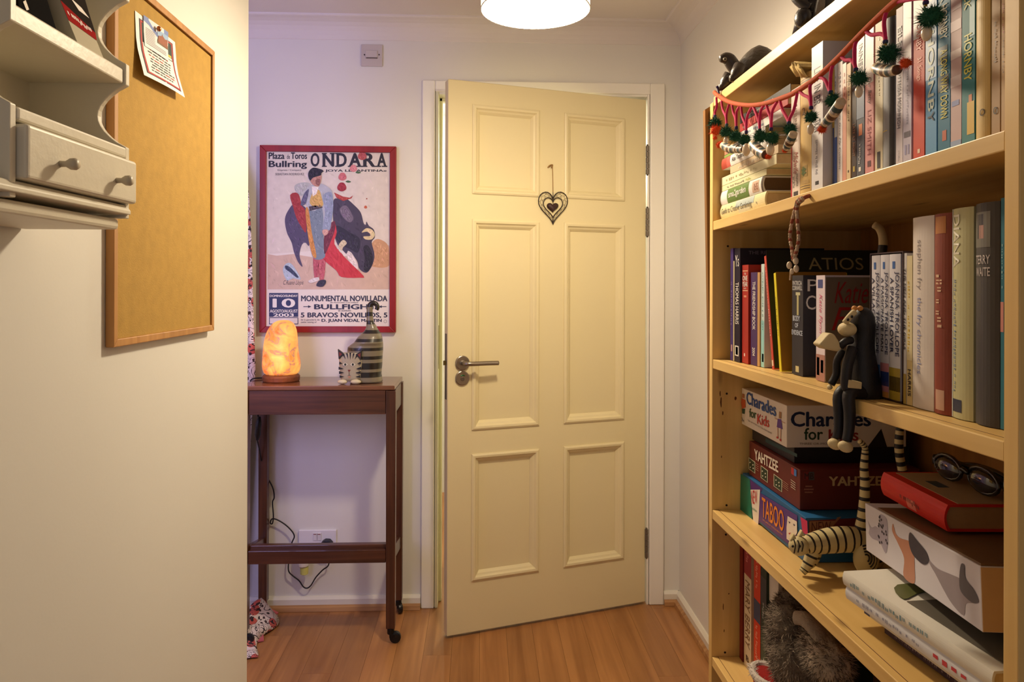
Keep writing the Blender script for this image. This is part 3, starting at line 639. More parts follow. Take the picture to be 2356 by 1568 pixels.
x3 = N.new('ShaderNodeMix'); x3.data_type = 'RGBA'; x3.inputs[7].default_value = lin((60, 40, 44)); L.new(m3.outputs[0], x3.inputs[0]); L.new(x2.outputs[2], x3.inputs[6])
L.new(x3.outputs[2], b.inputs['Base Color']); b.inputs['Roughness'].default_value = .85
cu = thing('curtain', 'cream curtain printed with black scrolls and red flowers, pooled on the floor', 'curtain', (-1.0, 2.82, 0))
# top edge to floor; the loose edge swings out towards the room lower down
g = G(); nx, nz = 26, 30
def edge_x(z):
    tb = [(2.05, -.95), (1.75, -.912), (1.64, -.872), (1.44, -.860), (1.19, -.854), (.92, -.846), (.80, -.858), (.66, -.866), (.48, -.876), (.1, -.90)]
    for (z0, x0), (z1, x1) in zip(tb, tb[1:]):
        if z >= z1: return x0 + (x1 - x0) * (z0 - z) / (z0 - z1)
    return -.90
for i in range(nz + 1):
    z = 2.05 - (2.05 - .10) * i / nz
    for j in range(nx + 1):
        s = j / nx; x = -1.33 + (edge_x(z) + 1.33) * s
        g.v.append(V((x, 2.858 - .034 * (.5 + .5 * math.sin(s * 34 + .6 * math.sin(z * 3))) * (.6 + .4 * s) - (.0 if s < .9 else (s - .9) * .12), z)))
for i in range(nz):
    for j in range(nx): k = i * (nx + 1) + j; g.f.append([k, k + 1, k + nx + 2, k + nx + 1]); g.m.append(0)
o = part('cloth', g, cm, cu, smooth=True); sd = o.modifiers.new('thick', 'SOLIDIFY'); sd.thickness = .002
part('curtain_pole', G().tube([(-1.38, 2.84, 2.07), (-.93, 2.84, 2.07)], .011, 12), M('pole_white', (220, 216, 210), .4), cu, smooth=True)
rs = random.Random(5); g = G(); nu, nv = 30, 22
c0 = onZ(600, 1436, .0)
for i in range(nu + 1):
    for j in range(nv + 1):
        s, t = i / nu, j / nv
        x = c0.x - .30 + .35 * s + .018 * math.sin(t * 9 + 2)*s; y = 2.50 + .37 * t - .04 * (1 - s) + .02 * math.sin(s * 8)
        edge = min(1, 6 * min(1 - s, t, 1 - t) + .02) ** .7
        z = .004 + edge * (.05 + .028 * math.sin(11 * s + 7 * t) + .022 * math.sin(17 * t - 6 * s + 1) + .10 * max(0, .75 - s) * t)
        g.v.append(V((x, y, max(z, .003))))
for i in range(nu):
    for j in range(nv): k = i * (nv + 1) + j; g.f.append([k, k + nv + 1, k + nv + 2, k + 1]); g.m.append(0)
o = part('pooled_hem', g, cm, cu, smooth=True); sd = o.modifiers.new('thick', 'SOLIDIFY'); sd.thickness = .002
pk = M('hem_pink', (186, 92, 96), .85, .08, 30, .1)
a, b2, c_, d_ = onZ(566, 1482, .003), onZ(607, 1474, .003), onZ(605, 1442, .016), onZ(566, 1452, .02)
part('hem_band', G().prism([a, b2, c_, d_], (0, 0, .004)), pk, cu)
a, b2, c_, d_ = onZ(618, 1432, .004), onZ(641, 1410, .004), onZ(624, 1402, .018), onZ(604, 1412, .05)
part('hem_band', G().prism([a, b2, c_, d_], (0, 0, .004)), pk, cu)
# ================================================================ heart on the door
p0 = onD(1265, 380); hm = M('heart_wire', (44, 34, 32), .45, metal=.4); tw_ = M('twine', (150, 112, 58), .9, .2, 200, .3)
he = thing('heart_ornament', 'wire heart with a small dark heart inside hanging by twine on the cream door', 'ornament', onD(1271, 515) + dn * .004)
def dd(u, v, h=.007): return onD(u, v) + dn * h
part('twine', G().tube(catmull([dd(1262, 384, .006), dd(1268, 379, .007), dd(1269, 384), dd(1270, 410), dd(1270.5, 442)], 4), .0014, 6), tw_, he)
part('twine_knot', G().tube(catmull([dd(1259, 386, .005), dd(1263, 381, .008), dd(1270, 380, .006), dd(1266, 386, .009)], 4), .0022, 6), tw_, he)
def heart(cu_, top, w, h, n=40):
    out = []
    for i in range(n):
        t = 2 * math.pi * i / n; x = 16 * math.sin(t) ** 3; y = 13 * math.cos(t) - 5 * math.cos(2 * t) - 2 * math.cos(3 * t) - math.cos(4 * t)
        out.append((cu_ + x / 16 * w, top + (11.9 - y) / 28.9 * h))
    return out
H1, H2, H3 = heart(1270.5, 442, 33.5, 74), heart(1270.5, 455, 22, 46), heart(1270, 467, 13.5, 23)
part('outer_wire', G().tube([dd(u, v) for u, v in H1], .0017, 6, closed=True), hm, he, smooth=True)
part('inner_wire', G().tube([dd(u, v) for u, v in H2], .0015, 6, closed=True), hm, he, smooth=True)
g = G()
for i in range(0, 40, 2):
    a, b2 = H1[i], H2[i]; mid = ((a[0] + b2[0]) / 2, (a[1] + b2[1]) / 2); nx_, nb = H1[(i + 1) % 40], H2[(i + 1) % 40]
    m2_ = ((nx_[0] + nb[0]) / 2, (nx_[1] + nb[1]) / 2); a2, b3 = H1[(i + 2) % 40], H2[(i + 2) % 40]
    q = lambda p, r, t: (p[0] + (r[0] - p[0]) * t, p[1] + (r[1] - p[1]) * t)
    for (s, e) in ((a, q(a, b2, .3)), (q(a, b2, .3), q(nx_, nb, .5)), (q(nx_, nb, .5), q(a2, b3, .3)), (q(a, b2, .3), q(a, b2, .34)), (q(nx_, nb, .5), q(nx_, nb, .7)), (q(nx_, nb, .7), q(a, b2, .95)), (q(nx_, nb, .7), q(a2, b3, .95))):
        g.tube([dd(*s), dd(*e)], .0006, 4)
part('wire_mesh', g, M('mesh_wire', (96, 84, 66), .5, metal=.4), he)
g = G(); P = [dd(u, v, .006) for u, v in H3]; C = sum(P, V((0, 0, 0))) / len(P)
fr = [C + (p - C) * .6 + dn * .007 for p in P]; bk = [C + (p - C) * .6 - dn * .004 for p in P]; n = len(P)
g.add(P + fr + bk, [(i, (i + 1) % n, n + (i + 1) % n, n + i) for i in range(n)] + [((i + 1) % n, i, 2 * n + i, 2 * n + (i + 1) % n) for i in range(n)] + [list(range(n, 2 * n)), list(range(3 * n - 1, 2 * n - 1, -1))])
part('dangling_heart', g, M('dark_heart', (58, 34, 32), .5, .15, 60, .2), he, smooth=True)
part('link_wire', G().tube([dd(1270.5, 452), dd(1270.5, 470)], .0009, 5).tube([dd(1270.5, 442), dd(1270.5, 456)], .0012, 5), hm, he)
part('link_wire', G().tube([dd(1270.5, 501), dd(1270.5, 516)], .0012, 5), hm, he)
# ================================================================ left wall: pin board
XB = -.575
wpx = lambda X: (lambda u, v: onX(u, v, X))
bx = wpx(XB)
by0, by1, bz0, bz1 = 1.185, 1.622, 1.160, 1.762
pinb = thing('pin_board', 'tall cork pin board in a thin wooden frame on the left wall', 'pin board', (XL, (by0 + by1) / 2, bz0))
pfm = wood('pin_frame', (168, 116, 60), (196, 144, 84), 2, 40, .5)
cork = M('cork', (178, 140, 66), .85, .16, 55, .25, bsc=420)
part('cork_sheet', G().box((XL + .004, by0 + .0127, bz0 + .0127), (XB - .003, by1 - .0160, bz1 - .0160)), cork, pinb)
part('backing', G().box((XL + .001, by0 + .0127, bz0 + .0127), (XL + .0035, by1 - .0127, bz1 - .0127)), M('backing_dark', (40, 26, 14), .9), pinb)  # near-black colour paints the shade in the gap between cork and frame
F_ = .0125
for q in (((by0, bz1), (by1, bz1), (by1 - F_, bz1 - F_), (by0 + F_, bz1 - F_)), ((by0, bz0), (by1, bz0), (by1 - F_, bz0 + F_), (by0 + F_, bz0 + F_)), ((by0, bz0), (by0, bz1), (by0 + F_, bz1 - F_), (by0 + F_, bz0 + F_)), ((by1, bz0), (by1, bz1), (by1 - F_, bz1 - F_), (by1 - F_, bz0 + F_))):
    part('frame_bar', G().prism([(XL + .0005, y, z) for y, z in q], (XB - XL, 0, 0)), pfm, pinb, bev=.0015)
# flyer: curls off the board towards its foot
XC = XB - .0025
fx = wpx(XC)
def sheet_grid(c, lifts, n=12):
    """c: TL, TR, BR, BL pixel corners on the board; lifts: curl off the board along the height"""
    P = [fx(*p) for p in c]; g = G(); rows = []
    for i in range(n + 1):
        t = i / n; k = t * (len(lifts) - 1); a = int(min(k, len(lifts) - 2)); l = lifts[a] + (lifts[a + 1] - lifts[a]) * (k - a)
        rows.append([(P[0] + (P[3] - P[0]) * t) + ((P[1] + (P[2] - P[1]) * t) - (P[0] + (P[3] - P[0]) * t)) * (j / 6) + V((l * (1 + .25 * math.sin(3.1 * j / 6)), 0, 0)) for j in range(7)])
    for r in rows: g.v += r
    for i in range(n):
        for j in range(6): g.f.append([i * 7 + j, i * 7 + j + 1, (i + 1) * 7 + j + 1, (i + 1) * 7 + j]); g.m.append(0)
    def at(s, t):
        k = t * n; a = int(min(k, n - 1)); f = k - a; q = s * 6; b_ = int(min(q, 5)); h = q - b_
        up = rows[a][b_] * (1 - h) + rows[a][b_ + 1] * h; dn_ = rows[a + 1][b_] * (1 - h) + rows[a + 1][b_ + 1] * h
        return up * (1 - f) + dn_ * f
    return g, at
def onsheet(name, at, s0, s1, t0, t1, col, lift, par, n=8):
    g = G()
    for i in range(n + 1):
        t = t0 + (t1 - t0) * i / n
        for j in range(4): g.v.append(at(s0 + (s1 - s0) * j / 3, t) + V((lift, 0, 0)))
    for i in range(n):
        for j in range(3): g.f.append([i * 4 + j, i * 4 + j + 1, (i + 1) * 4 + j + 1, (i + 1) * 4 + j]); g.m.append(0)
    return part(name, g, M('print_%d_%d_%d' % col, col, .5, .10, 45), par)
flc = [(310, 24), (402, 97), (408, 224), (312, 172)]
fly = thing('flyer', 'white party flyer with red and black border pinned to the cork board', 'paper', fx(355, 200))
g, at = sheet_grid(flc, [.0005, .001, .0015, .004, .009, .014])
part('paper_sheet', g, M('flyer_paper', (236, 234, 236), .6, .02), fly, smooth=True)
for nm, s0, s1, t0, t1, c, lf in (('border', .08, .92, .07, .93, (40, 34, 40), .0003), ('border', .10, .90, .085, .915, (186, 44, 40), .0005), ('heading', .13, .87, .11, .42, (30, 52, 44), .0008), ('body_field', .13, .87, .42, .89, (238, 236, 232), .0008)):
    onsheet(nm, at, s0, s1, t0, t1, c, lf, fly)
def sheet_text(s, at, s0, s1, t0, t1, col, par, lift=.0012, shear=0, bold=0):
    vs, fs = glyphs(s, bold, shear); g = G(); g.add([at(s0 + (s1 - s0) * x, t1 + (t0 - t1) * y) + V((lift + l, 0, 0)) for x, y, l in vs], fs); return part('lettering', g, M('print_%d_%d_%d' % col, col, .5, .10, 45), par)
rr = random.Random(2)
for i in range(8):
    t = .46 + i * .052; c = (60, 52, 56); a = .18 + rr.random() * .1; b_ = .82 - rr.random() * .1; s = a
    while s < b_:
        wd = .03 + rr.random() * .09; onsheet('text_line', at, s, min(s + wd, b_), t, t + .020, (176, 60, 56) if rr.random() < .22 else c, .0012, fly, 2); s += wd + .022
onsheet('yellow_script', at, .72, .84, .33, .37, (206, 190, 60), .0012, fly, 2); onsheet('yellow_script', at, .16, .26, .22, .26, (210, 170, 60), .0012, fly, 2); onsheet('sponsor_mark', at, .72, .85, .375, .41, (230, 230, 226), .0012, fly, 2)
card = thing('leaflet', 'small leaflet with a photo of a brick hall under the push pin', 'paper', fx(350, 110))
g, at2 = sheet_grid([(327, 34), (384, 74), (382, 141), (327, 105)], [.0022, .0024, .0027, .0034, .0045])
part('paper_sheet', g, M('leaflet_paper', (226, 226, 230), .5, .02), card, smooth=True)
g = G(); g.face([at2(0, 0) + V((.0003, 0, 0)), at2(1, 0) + V((.0003, 0, 0)), at2(1, .28) + V((.0003, 0, 0)), at2(.5, .42) + V((.0003, 0, 0)), at2(.2, .22) + V((.0003, 0, 0)), at2(0, .17) + V((.0003, 0, 0))][::-1])
part('blue_swoosh', g, M('leaflet_blue', (118, 138, 196), .5), card)
onsheet('photo_sky', at2, .52, .98, .16, .36, (150, 180, 214), .0006, card); onsheet('photo_lawn', at2, .52, .98, .50, .62, (120, 92, 58), .0006, card)
g = G(); g.face([at2(x, y) + V((.0009, 0, 0)) for x, y in ((.53, .56), (.95, .60), (.96, .30), (.84, .34), (.74, .27), (.72, .22), (.70, .30), (.56, .36))][::-1])
part('photo_building', g, M('leaflet_brick', (150, 84, 54), .6, .2, 300), card)
for i in range(10):
    t = .36 + i * .055; onsheet('text_line', at2, .06, .42 if t < .7 else .9, t, t + .014, (150, 146, 150), .0006, card, 2)
pp_ = fx(354.5, 66)
pin = thing('push_pin', 'round copper push pin holding the leaflet and flyer', 'push pin', pp_ + V((.004, 0, 0)))
part('pin_head', G().ell(pp_ + V((.0085, 0, 0)), (.0040, .0048, .0048), 14, 8), M('copper', (190, 116, 66), .25, metal=.9), pin, smooth=True)
part('pin_shaft', G().tube([pp_ + V((-.002, 0, 0)), pp_ + V((.0075, 0, 0))], .0007, 6), steel, pin)
# ================================================================ white wall shelf
whp = M('cream_wood_paint', (222, 214, 194), .42, .04, 14, .12, bsc=90)
sx0 = XL + .001; sxt = -.46; syf, syn = .988, .742      # far and near side panels
TS = .010
ws = thing('wall_shelf', 'cream painted wall shelf with scalloped sides and two small knobs', 'shelf', (XL, .865, 1.33))
zt = [1.80, 1.66, 1.638, 1.542, 1.520, 1.437, 1.345]
def side(yc, nm):
    dmin = .040                                                    # depth where the scallop cuts deepest
    D_ = sxt - sx0
    pts = [(sx0, 1.345), (sx0, 1.80), (sxt - .02, 1.80)]
    def scal(za, zb):
        out = []
        for i in range(1, 12):
            t = i / 12; out.append((sxt - .036 * math.sin(math.pi * t) ** .8, za + (zb - za) * t))
        return out
    pts += [(sxt, 1.775)] + [(sxt, 1.640)] + [(sxt, 1.628)] + scal(1.628, 1.545) + [(sxt, 1.545), (sxt, 1.518)] + scal(1.518, 1.437) + [(sxt, 1.437), (sxt, 1.345)]
    g = G().prism([(x, yc - TS / 2, z) for x, z in pts], (0, TS, 0)); return part(nm, g, whp, ws, bev=.0012)
side(syf - TS / 2, 'side_panel'); side(syn + TS / 2, 'side_panel')
part('shelf_board', G().box((sx0, syn + TS, 1.519), (sxt - .003, syf - TS, 1.538)), whp, ws, bev=.002)
part('shelf_board', G().box((sx0, syn + TS, 1.765), (sxt - .006, syf - TS, 1.782)), whp, ws, bev=.002)
part('cabinet_top', G().box((sx0, syn + TS + .0003, 1.422), (sxt + .0015, syf - TS - .0003, 1.436)), whp, ws, bev=.003)
part('back_panel', G().box((sx0, syn + TS, 1.345), (sx0 + .006, syf - TS, 1.80)), whp, ws)
part('carcass', G().box((sx0 + .006, syn + TS, 1.362), (sxt - .012, syf - TS, 1.420)), whp, ws)
part('plinth', G().prism([(sx0, syn - .03, 1.344), (sxt + .004, syn - .03, 1.350), (sxt + .004, syn - .03, 1.355), (sxt - .002, syn - .03, 1.362), (sx0, syn - .03, 1.362)], (0, syf - syn + .026, 0)), whp, ws, bev=.001)
part('plinth', G().box((sx0, syn - .02, 1.330), (sxt - .008, syf - .010, 1.344)), whp, ws, bev=.004)
dr = part('drawer', G().box((sxt - .010, .754, 1.364), (-.450, .988, 1.4195)), whp, ws, bev=.004, seg=3)
for u, v in ((152, 377), (280, 415)):
    p = onX(u, v, -.444)
    part('knob', G().lathe([(.0035, 0), (.0032, .006), (.0062, .011), (.0066, .016), (.0048, .019)], (-.450, p.y, p.z), (1, 0, 0), 16), M('knob_paint', (196, 184, 160), .4), dr, smooth=True)
# ================================================================ bookcase
pine = lambda ax: wood('pine_%d' % ax, (214, 174, 104), (234, 198, 128), ax, 34, .42, .1, bump=.03, knots=.55)
BX0, BX1, BY0, BY1 = .470, .782, .626, 1.500; BT = .019
SLOPE = .0105 / .84
def zs(z, y): return z + SLOPE * (1.48 - y)
bc = thing('bookcase', 'tall open pine bookcase full of books and games along the right wall', 'bookcase', (.63, 1.06, 0))
part('end_panel', G().box((BX0, BY1 - BT, 0), (BX1, BY1, 1.632)), pine(2), bc, bev=.0012)
part('end_panel', G().box((BX0, BY0, 0), (BX1, BY0 + BT, 1.632)), pine(2), bc, bev=.0012)
ya, yb = BY0 + BT + .0005, BY1 - BT - .0005
for z in (1.641, 1.390, 1.110, .805, .507, .12):
    s_ = 0 if z > 1.6 else 1
    pr = [(BX0 + .001, ya, z + s_ * SLOPE * (1.48 - ya)), (BX0 + .001, yb, z + s_ * SLOPE * (1.48 - yb)), (BX0 + .001, yb, z - .0185 + s_ * SLOPE * (1.48 - yb)), (BX0 + .001, ya, z - .0185 + s_ * SLOPE * (1.48 - ya))]
    part('shelf_board', G().prism(pr, (BX1 - BX0 - .008, 0, 0)), pine(1), bc, bev=.0012)
for z in (1.110, .805, .507):
    pr = [(BX0 + .0125, ya, z + SLOPE * (1.48 - ya)), (BX0 + .0125, yb, z + SLOPE * (1.48 - yb)), (BX0 + .0125, yb, z - .004 + SLOPE * (1.48 - yb)), (BX0 + .0125, ya, z - .004 + SLOPE * (1.48 - ya))]
    part('lipping_joint', G().prism([V(p) + V((0, 0, .0002)) for p in pr], (.0009, 0, 0)), M('joint_dark', (92, 52, 22), .7, .3, 40), bc)
rs = random.Random(9)
for u, v, l, w_ in ((1659, 925, 26, 2.0), (1657, 905, 14, 1.5), (1663, 950, 10, 1.6), (1692, 916, 9, 3.0), (1664, 1395, 16, 1.2), (1666, 1450, 8, 1.0), (1677, 1365, 4, 1.6), (1660, 1050, 6, 1.0)):
    P = [onY(u + w_ * math.sin(t) * (.6 + .6 * rs.random()), v + l * .5 * math.cos(t), BY1 - BT - .0003) for t in [i * .7854 for i in range(8)]]
    g = G(); g.face(P[::-1]); part('scuff_mark', g, M('scuff', (96, 56, 22), .8, .4, 120), bc)
part('back_panel', G().box((BX1 - .006, BY0 + BT + .001, .05), (BX1 + .002, BY1 - BT - .001, 1.622)), wood('back_ply', (140, 92, 40), (168, 116, 56), 2, 30, .55), bc)
g = G()
for u, v in ((1674.5, 566), (1671.5, 1161.5), (1670, 1229), (1668, 1500), (1672, 905)):
    p = onY(u, v, BY1 - BT); g.lathe([(.0022, 0), (.0022, .0006)], p, (0, -1, 0), 8)
part('peg_hole', g, M('hole_dark', (30, 16, 8), .8), bc)
# thin board leaning behind the far end of the bookcase
p1, p2_ = onY(1619.5, 254, 1.512), onY(1629, 800, 1.512)
lb_ = G().prism([(p1.x, 1.504, p1.z), (.62, 1.504, p1.z + .10), (.62, 1.504, 0), (.480, 1.504, 0), (p2_.x, 1.504, p2_.z)], (0, .014, 0))
solo('leaning_board', lb_, wood('board_dark', (112, 74, 30), (140, 96, 44), 2, 36, .5), 'dark wooden board standing behind the far end of the bookcase', 'board', (.5, 1.51, 0))
# ================================================================ books
PAGE = lambda: M('page_block', (206, 182, 138), .85, .12, 160)
def C(col): return M('cover_%d_%d_%d' % col, col, .52, .05, 18, coat=.06, spec=.25)
def tone(col): return M('print_%d_%d_%d' % col, col, .45, .08, 40)
def book(label, X, y0, y1, z0, h, d, col, texts=(), blocks=(), rot=0.0, bulge=0.0, hard=False, flat=False, group=None, page=None, cover_texts=(), rz=0.0):
    """upright: y0 near, y1 far, z0 shelf; flat: lies on its side, y0..y1 its length, h its thickness"""
    t = (h if flat else y1 - y0); H = (y1 - y0 if flat else h)
    loc = (X, y0, z0 + t / 2) if flat else (X, (y0 + y1) / 2, z0)
    r = (math.radians(-90), 0, rz) if flat else (rot, 0, rz)
    b = thing('book', label, 'book', loc, r, group)
    c = .0026 if hard else .0009; ov = .0035 if hard else .0004; B = bulge * t
    def bx_(y): return -B * (1 - (2 * y / t) ** 2)
    ys = [-t / 2 + t * i / 8 for i in range(9)]
    outer = [(d, -t / 2)] + [(bx_(y), y) for y in ys] + [(d, t / 2)]
    inner = [(d, t / 2 - c)] + [(bx_(y) + c, y * (t - 2 * c) / t) for y in ys[::-1]] + [(d, -t / 2 + c)]
    o = part('cover', G().prism([V((x, y, 0)) for x, y in outer + inner], (0, 0, H)), C(col), b, local=True)
    part('page_block', G().prism([V((x, y, ov)) for x, y in [(d - ov, -t / 2 + c)] + [(bx_(y) + c * 1.02, y * (t - 2 * c) / t) for y in ys] + [(d - ov, t / 2 - c)]], (0, 0, H - 2 * ov)), page or PAGE(), b, local=True)
    for (za, zb, ya_, yb_, cc_) in blocks:                       # fractions: height from foot, width from left (far) to right
        g = G(); n = 6
        for i in range(n + 1):
            y = (.5 - (ya_ + (yb_ - ya_) * i / n)) * t
            for z in (za * H, zb * H): g.v.append(V((bx_(y) - .00025, y, z)))
        for i in range(n): g.f.append([2 * i, 2 * i + 2, 2 * i + 3, 2 * i + 1]); g.m.append(0)
        part('spine_band', g, tone(cc_), b, local=True)
    for tt in texts:
        s, za, zb, ya_, yb_, cc_ = tt[:6]; bold = tt[6] if len(tt) > 6 else 0.0; ori = tt[7] if len(tt) > 7 else 'v'
        vs, fs = glyphs(s, bold, .3 if ori == 'i' else 0); g = G(); P = []
        for x, y, l in vs:
            if ori == 'h': fy, fz = ya_ + (yb_ - ya_) * x, za + (zb - za) * y
            elif ori == 'r': fy, fz = ya_ + (yb_ - ya_) * (1 - y), za + (zb - za) * x
            else: fy, fz = ya_ + (yb_ - ya_) * y, zb - (zb - za) * x
            yy = (.5 - fy) * t; P.append((bx_(yy) - .0005 - l, yy, fz * H))
        g.add(P, fs); part('lettering', g, tone(cc_), b, local=True)
    for (s, xa, xb, za, zb, cc_, bold) in cover_texts:           # on the cover that faces the camera
        g = G(); gtext(g, s, (xa * d, -t / 2, za * H), ((xb - xa) * d, 0, 0), (0, 0, (zb - za) * H), .0004, bold, 0); part('lettering', g, tone(cc_), b, local=True)
    return b
K = (30, 28, 30); W_ = (236, 232, 226)
def yx(u, X, v=500): return onX(u, v, X).y
# ---- upper shelf, flat stack of gardening books
XS = .486
GA = 'gardening books in the flat stack'
def flat(label, u0, u1, za, zb, d, col, **k):
    y1, y0 = yx(u0, XS), max(yx(u1, XS), 1.142); return book(label, XS + k.pop('dx', 0), y0, min(y1, 1.474), za, zb - za - .0004, d, col, flat=True, group=GA, **k)
z_ = zs(1.390, 1.235) + .0006
flat('thick cream gardening book at the bottom of the flat stack', 1649, 1764, z_, 1.4212, .19, (226, 212, 164), hard=True, bulge=.12, texts=[('Guide to Creative Gardening', .26, .96, .18, .72, (96, 92, 84), 0, 'v'), ('~2', .14, .17, .3, .6, (90, 90, 90), 0)], blocks=[(.22, .62, .5, .98, (178, 190, 186)), (.30, .55, .05, .35, (208, 206, 180))])
flat('white book with a green leafy spine, second in the flat stack', 1653, 1758, 1.4214, 1.4486, .19, (230, 226, 220), hard=True, bulge=.10, page=M('page_dark', (104, 78, 48), .85, .12, 160), texts=[('smallgarden', .36, .78, .22, .80, W_, .02), ('RHS', .10, .18, .25, .7, (150, 70, 50), 0)], blocks=[(.30, .82, .0, 1.0, (96, 128, 58)), (.08, .22, .12, .86, (202, 172, 150)), (.0, .03, 0, 1, (60, 44, 34))])
flat('thin pale green book lying third in the flat stack', 1656, 1763, 1.4490, 1.4600, .185, (222, 218, 176), texts=[('~13', .45, .85, .25, .7, (120, 118, 100), 0), ('~6', .30, .42, .2, .8, (164, 178, 50), .01)])
flat('pale cream pamphlet-like book lying fourth in the flat stack', 1659, 1786, 1.4604, 1.4770, .20, (228, 222, 186), texts=[('~14', .3, .9, .25, .75, (196, 188, 150), 0)])
flat('pinkish beige book lying fifth in the flat stack', 1680, 1790, 1.4774, 1.4915, .19, (206, 184, 152), texts=[('~15', .15, .8, .2, .75, (232, 222, 204), .01)])
flat('white book with a red photo end, sixth in the flat stack', 1662, 1776, 1.4919, 1.5135, .155, (234, 230, 226), bulge=.1, hard=True, texts=[('Alan Titchmarsh', .44, .76, .32, .74, (50, 46, 48), .01), ('HOW TO BE A', .24, .42, .38, .70, (120, 116, 116), 0)], blocks=[(.88, 1.0, .0, 1, (176, 70, 52)), (.80, .88, 0, 1, (206, 96, 84))])
flat('very thin green booklet, seventh in the flat stack', 1666, 1772, 1.5139, 1.5192, .165, (134, 158, 82))
flat('white book with a blue and skin-toned photo, eighth in the flat stack', 1667, 1760, 1.5196, 1.5325, .15, (226, 226, 226), texts=[('~5', .45, .7, .25, .75, K, .01)], blocks=[(.90, 1.0, 0, 1, (196, 130, 104)), (.82, .90, 0, 1, (70, 120, 180))])
flat('white book with faint blue capitals, ninth in the flat stack', 1698, 1800, 1.5329, 1.5470, .16, (228, 226, 224), texts=[('~6', .38, .62, .2, .85, (120, 160, 204), .01), ('~4', .68, .82, .2, .8, (150, 176, 206), .01)])
flat('red book with white capitals near the top of the flat stack', 1702, 1812, 1.5474, 1.5630, .15, (168, 40, 40), texts=[('KILLER', .50, .78, .1, .9, (214, 90, 84), .03), ('~5', .80, .92, .15, .6, W_, .01)])
flat('black book with white lettering on top of the flat stack', 1702, 1818, 1.5634, 1.5780, .16, (38, 34, 36), texts=[('~7', .30, .44, .2, .75, W_, .01), ('~6', .55, .78, .2, .7, (190, 186, 180), 0)])
# ---- upper shelf, upright row
XA = .487; GB = 'upright books on the upper shelf'
def up(label, u0, u1, vt, col, d=.128, X=XA, z=1.390, grp=GB, **k):
    y1, y0 = yx(u0, X), yx(u1, X) + .0006; zb = zs(z, (y0 + y1) / 2) + .0010
    zt_ = onX((u0 + u1) / 2, vt, X).z; return book(label, X, y0, y1, zb, zt_ - zb, d, col, group=grp, **k)
up('white and pink paperback with a red edge beside the flat stack', 1820, 1840.5, 203, (228, 214, 204), texts=[('Midwife', .22, .42, .3, .8, (170, 90, 84), 0, 'i'), ('JENNIFER', .10, .22, .5, .8, (90, 80, 76), 0), ('WORTH', .10, .20, .12, .45, (90, 80, 76), 0), ('~8', .5, .85, .3, .75, (190, 170, 160), 0, 'i')], blocks=[(0, .62, 0, .12, (196, 30, 50)), (.02, .06, .3, .8, (60, 52, 52))])
tb = up('tan cloth-bound old book with a torn paper top', 1841, 1866, 170, (206, 174, 108), hard=True, bulge=.08, blocks=[(.05, .055, .05, .95, (90, 66, 34)), (.07, .075, .05, .95, (90, 66, 34)), (.09, .12, .1, .9, (190, 158, 96)), (.15, .24, .2, .8, (176, 150, 86)), (.93, .938, .05, .95, (96, 72, 40)), (.95, .955, .05, .95, (96, 72, 40))], texts=[('2', .66, .72, .35, .65, (120, 90, 50), 0, 'h'), ('*', .155, .235, .28, .72, (96, 120, 62), .05, 'h')])
# its torn wrapper standing up at the head of the spine
g = G(); rs = random.Random(4); t0 = onX(1841, 170, XA); t1 = onX(1866, 170, XA); n = 14
A = [t0 + (t1 - t0) * (i / n) + V((-.004 - .003 * math.sin(i * 1.1), 0, -.004)) for i in range(n + 1)]
Bp = [p + V((-.006 - .006 * rs.random(), .004, .014 + .010 * rs.random())) for p in A]; Cp = [p + V((.05, 0, .010 + .010 * rs.random())) for p in A]
for i in range(n + 1): g.v += [A[i], Bp[i], Cp[i]]
for i in range(n): g.f += [[3 * i, 3 * i + 1, 3 * i + 4, 3 * i + 3], [3 * i + 1, 3 * i + 2, 3 * i + 5, 3 * i + 4]]; g.m += [0, 0]
o = part('torn_wrapper', g, M('old_wrapper', (204, 176, 116), .85, .2, 60, .3), tb, smooth=True); sd = o.modifiers.new('thick', 'SOLIDIFY'); sd.thickness = .0012
up('big white hardback standing proud of the upper row', 1867, 1893, 103, (224, 222, 226), X=.475, d=.20, hard=True, texts=[('LIFE IN BR', .58, .84, .22, .78, (46, 44, 58), 0), ('TION', .40, .48, .22, .78, (46, 44, 58), 0), ('~17', .10, .34, .35, .62, (120, 118, 130), 0)], blocks=[(.84, 1.0, .0, 1, (150, 176, 214)), (.76, .84, 0, 1, (196, 210, 196)), (.03, .055, .35, .65, K)], cover_texts=[])
up('slim yellow and blue paperback right of the big white hardback', 1914, 1919, 160, (196, 168, 84), blocks=[(0, .5, .3, 1, (60, 84, 150))])
up('slim blue and white paperback with tiny print', 1919.4, 1926, 148, (206, 214, 228), blocks=[(0, .40, 0, 1, (66, 96, 176))], texts=[('~14', .5, .9, .2, .7, (90, 110, 170), 0)])
up('white paperback with handwritten lettering on its spine', 1926.4, 1938, 143, (230, 226, 228), texts=[('Never Gave My Consent', .12, .66, .3, .7, (70, 68, 80), 0, 'i'), ('~4', .78, .92, .2, .7, (110, 100, 106), 0)])
up('slim salmon pink paperback in the upper row', 1938.4, 1947, 146, (222, 160, 140), texts=[('~4', .7, .92, .25, .7, (200, 120, 104), 0)], blocks=[(.80, 1, 0, 1, (226, 204, 190))])
up('slim cream paperback in the upper row', 1947.4, 1957, 146, (224, 200, 160), texts=[('~11', .5, .9, .3, .7, (110, 84, 60), 0)], blocks=[(.08, .1, .35, .6, (60, 50, 40))])
up('dark brown paperback with copper lettering', 1960, 1970, 166, (64, 42, 28), texts=[('LATE AT NIGHT', .22, .52, .25, .75, (176, 112, 62), 0)], blocks=[(.08, .13, .3, .7, (190, 166, 60))])
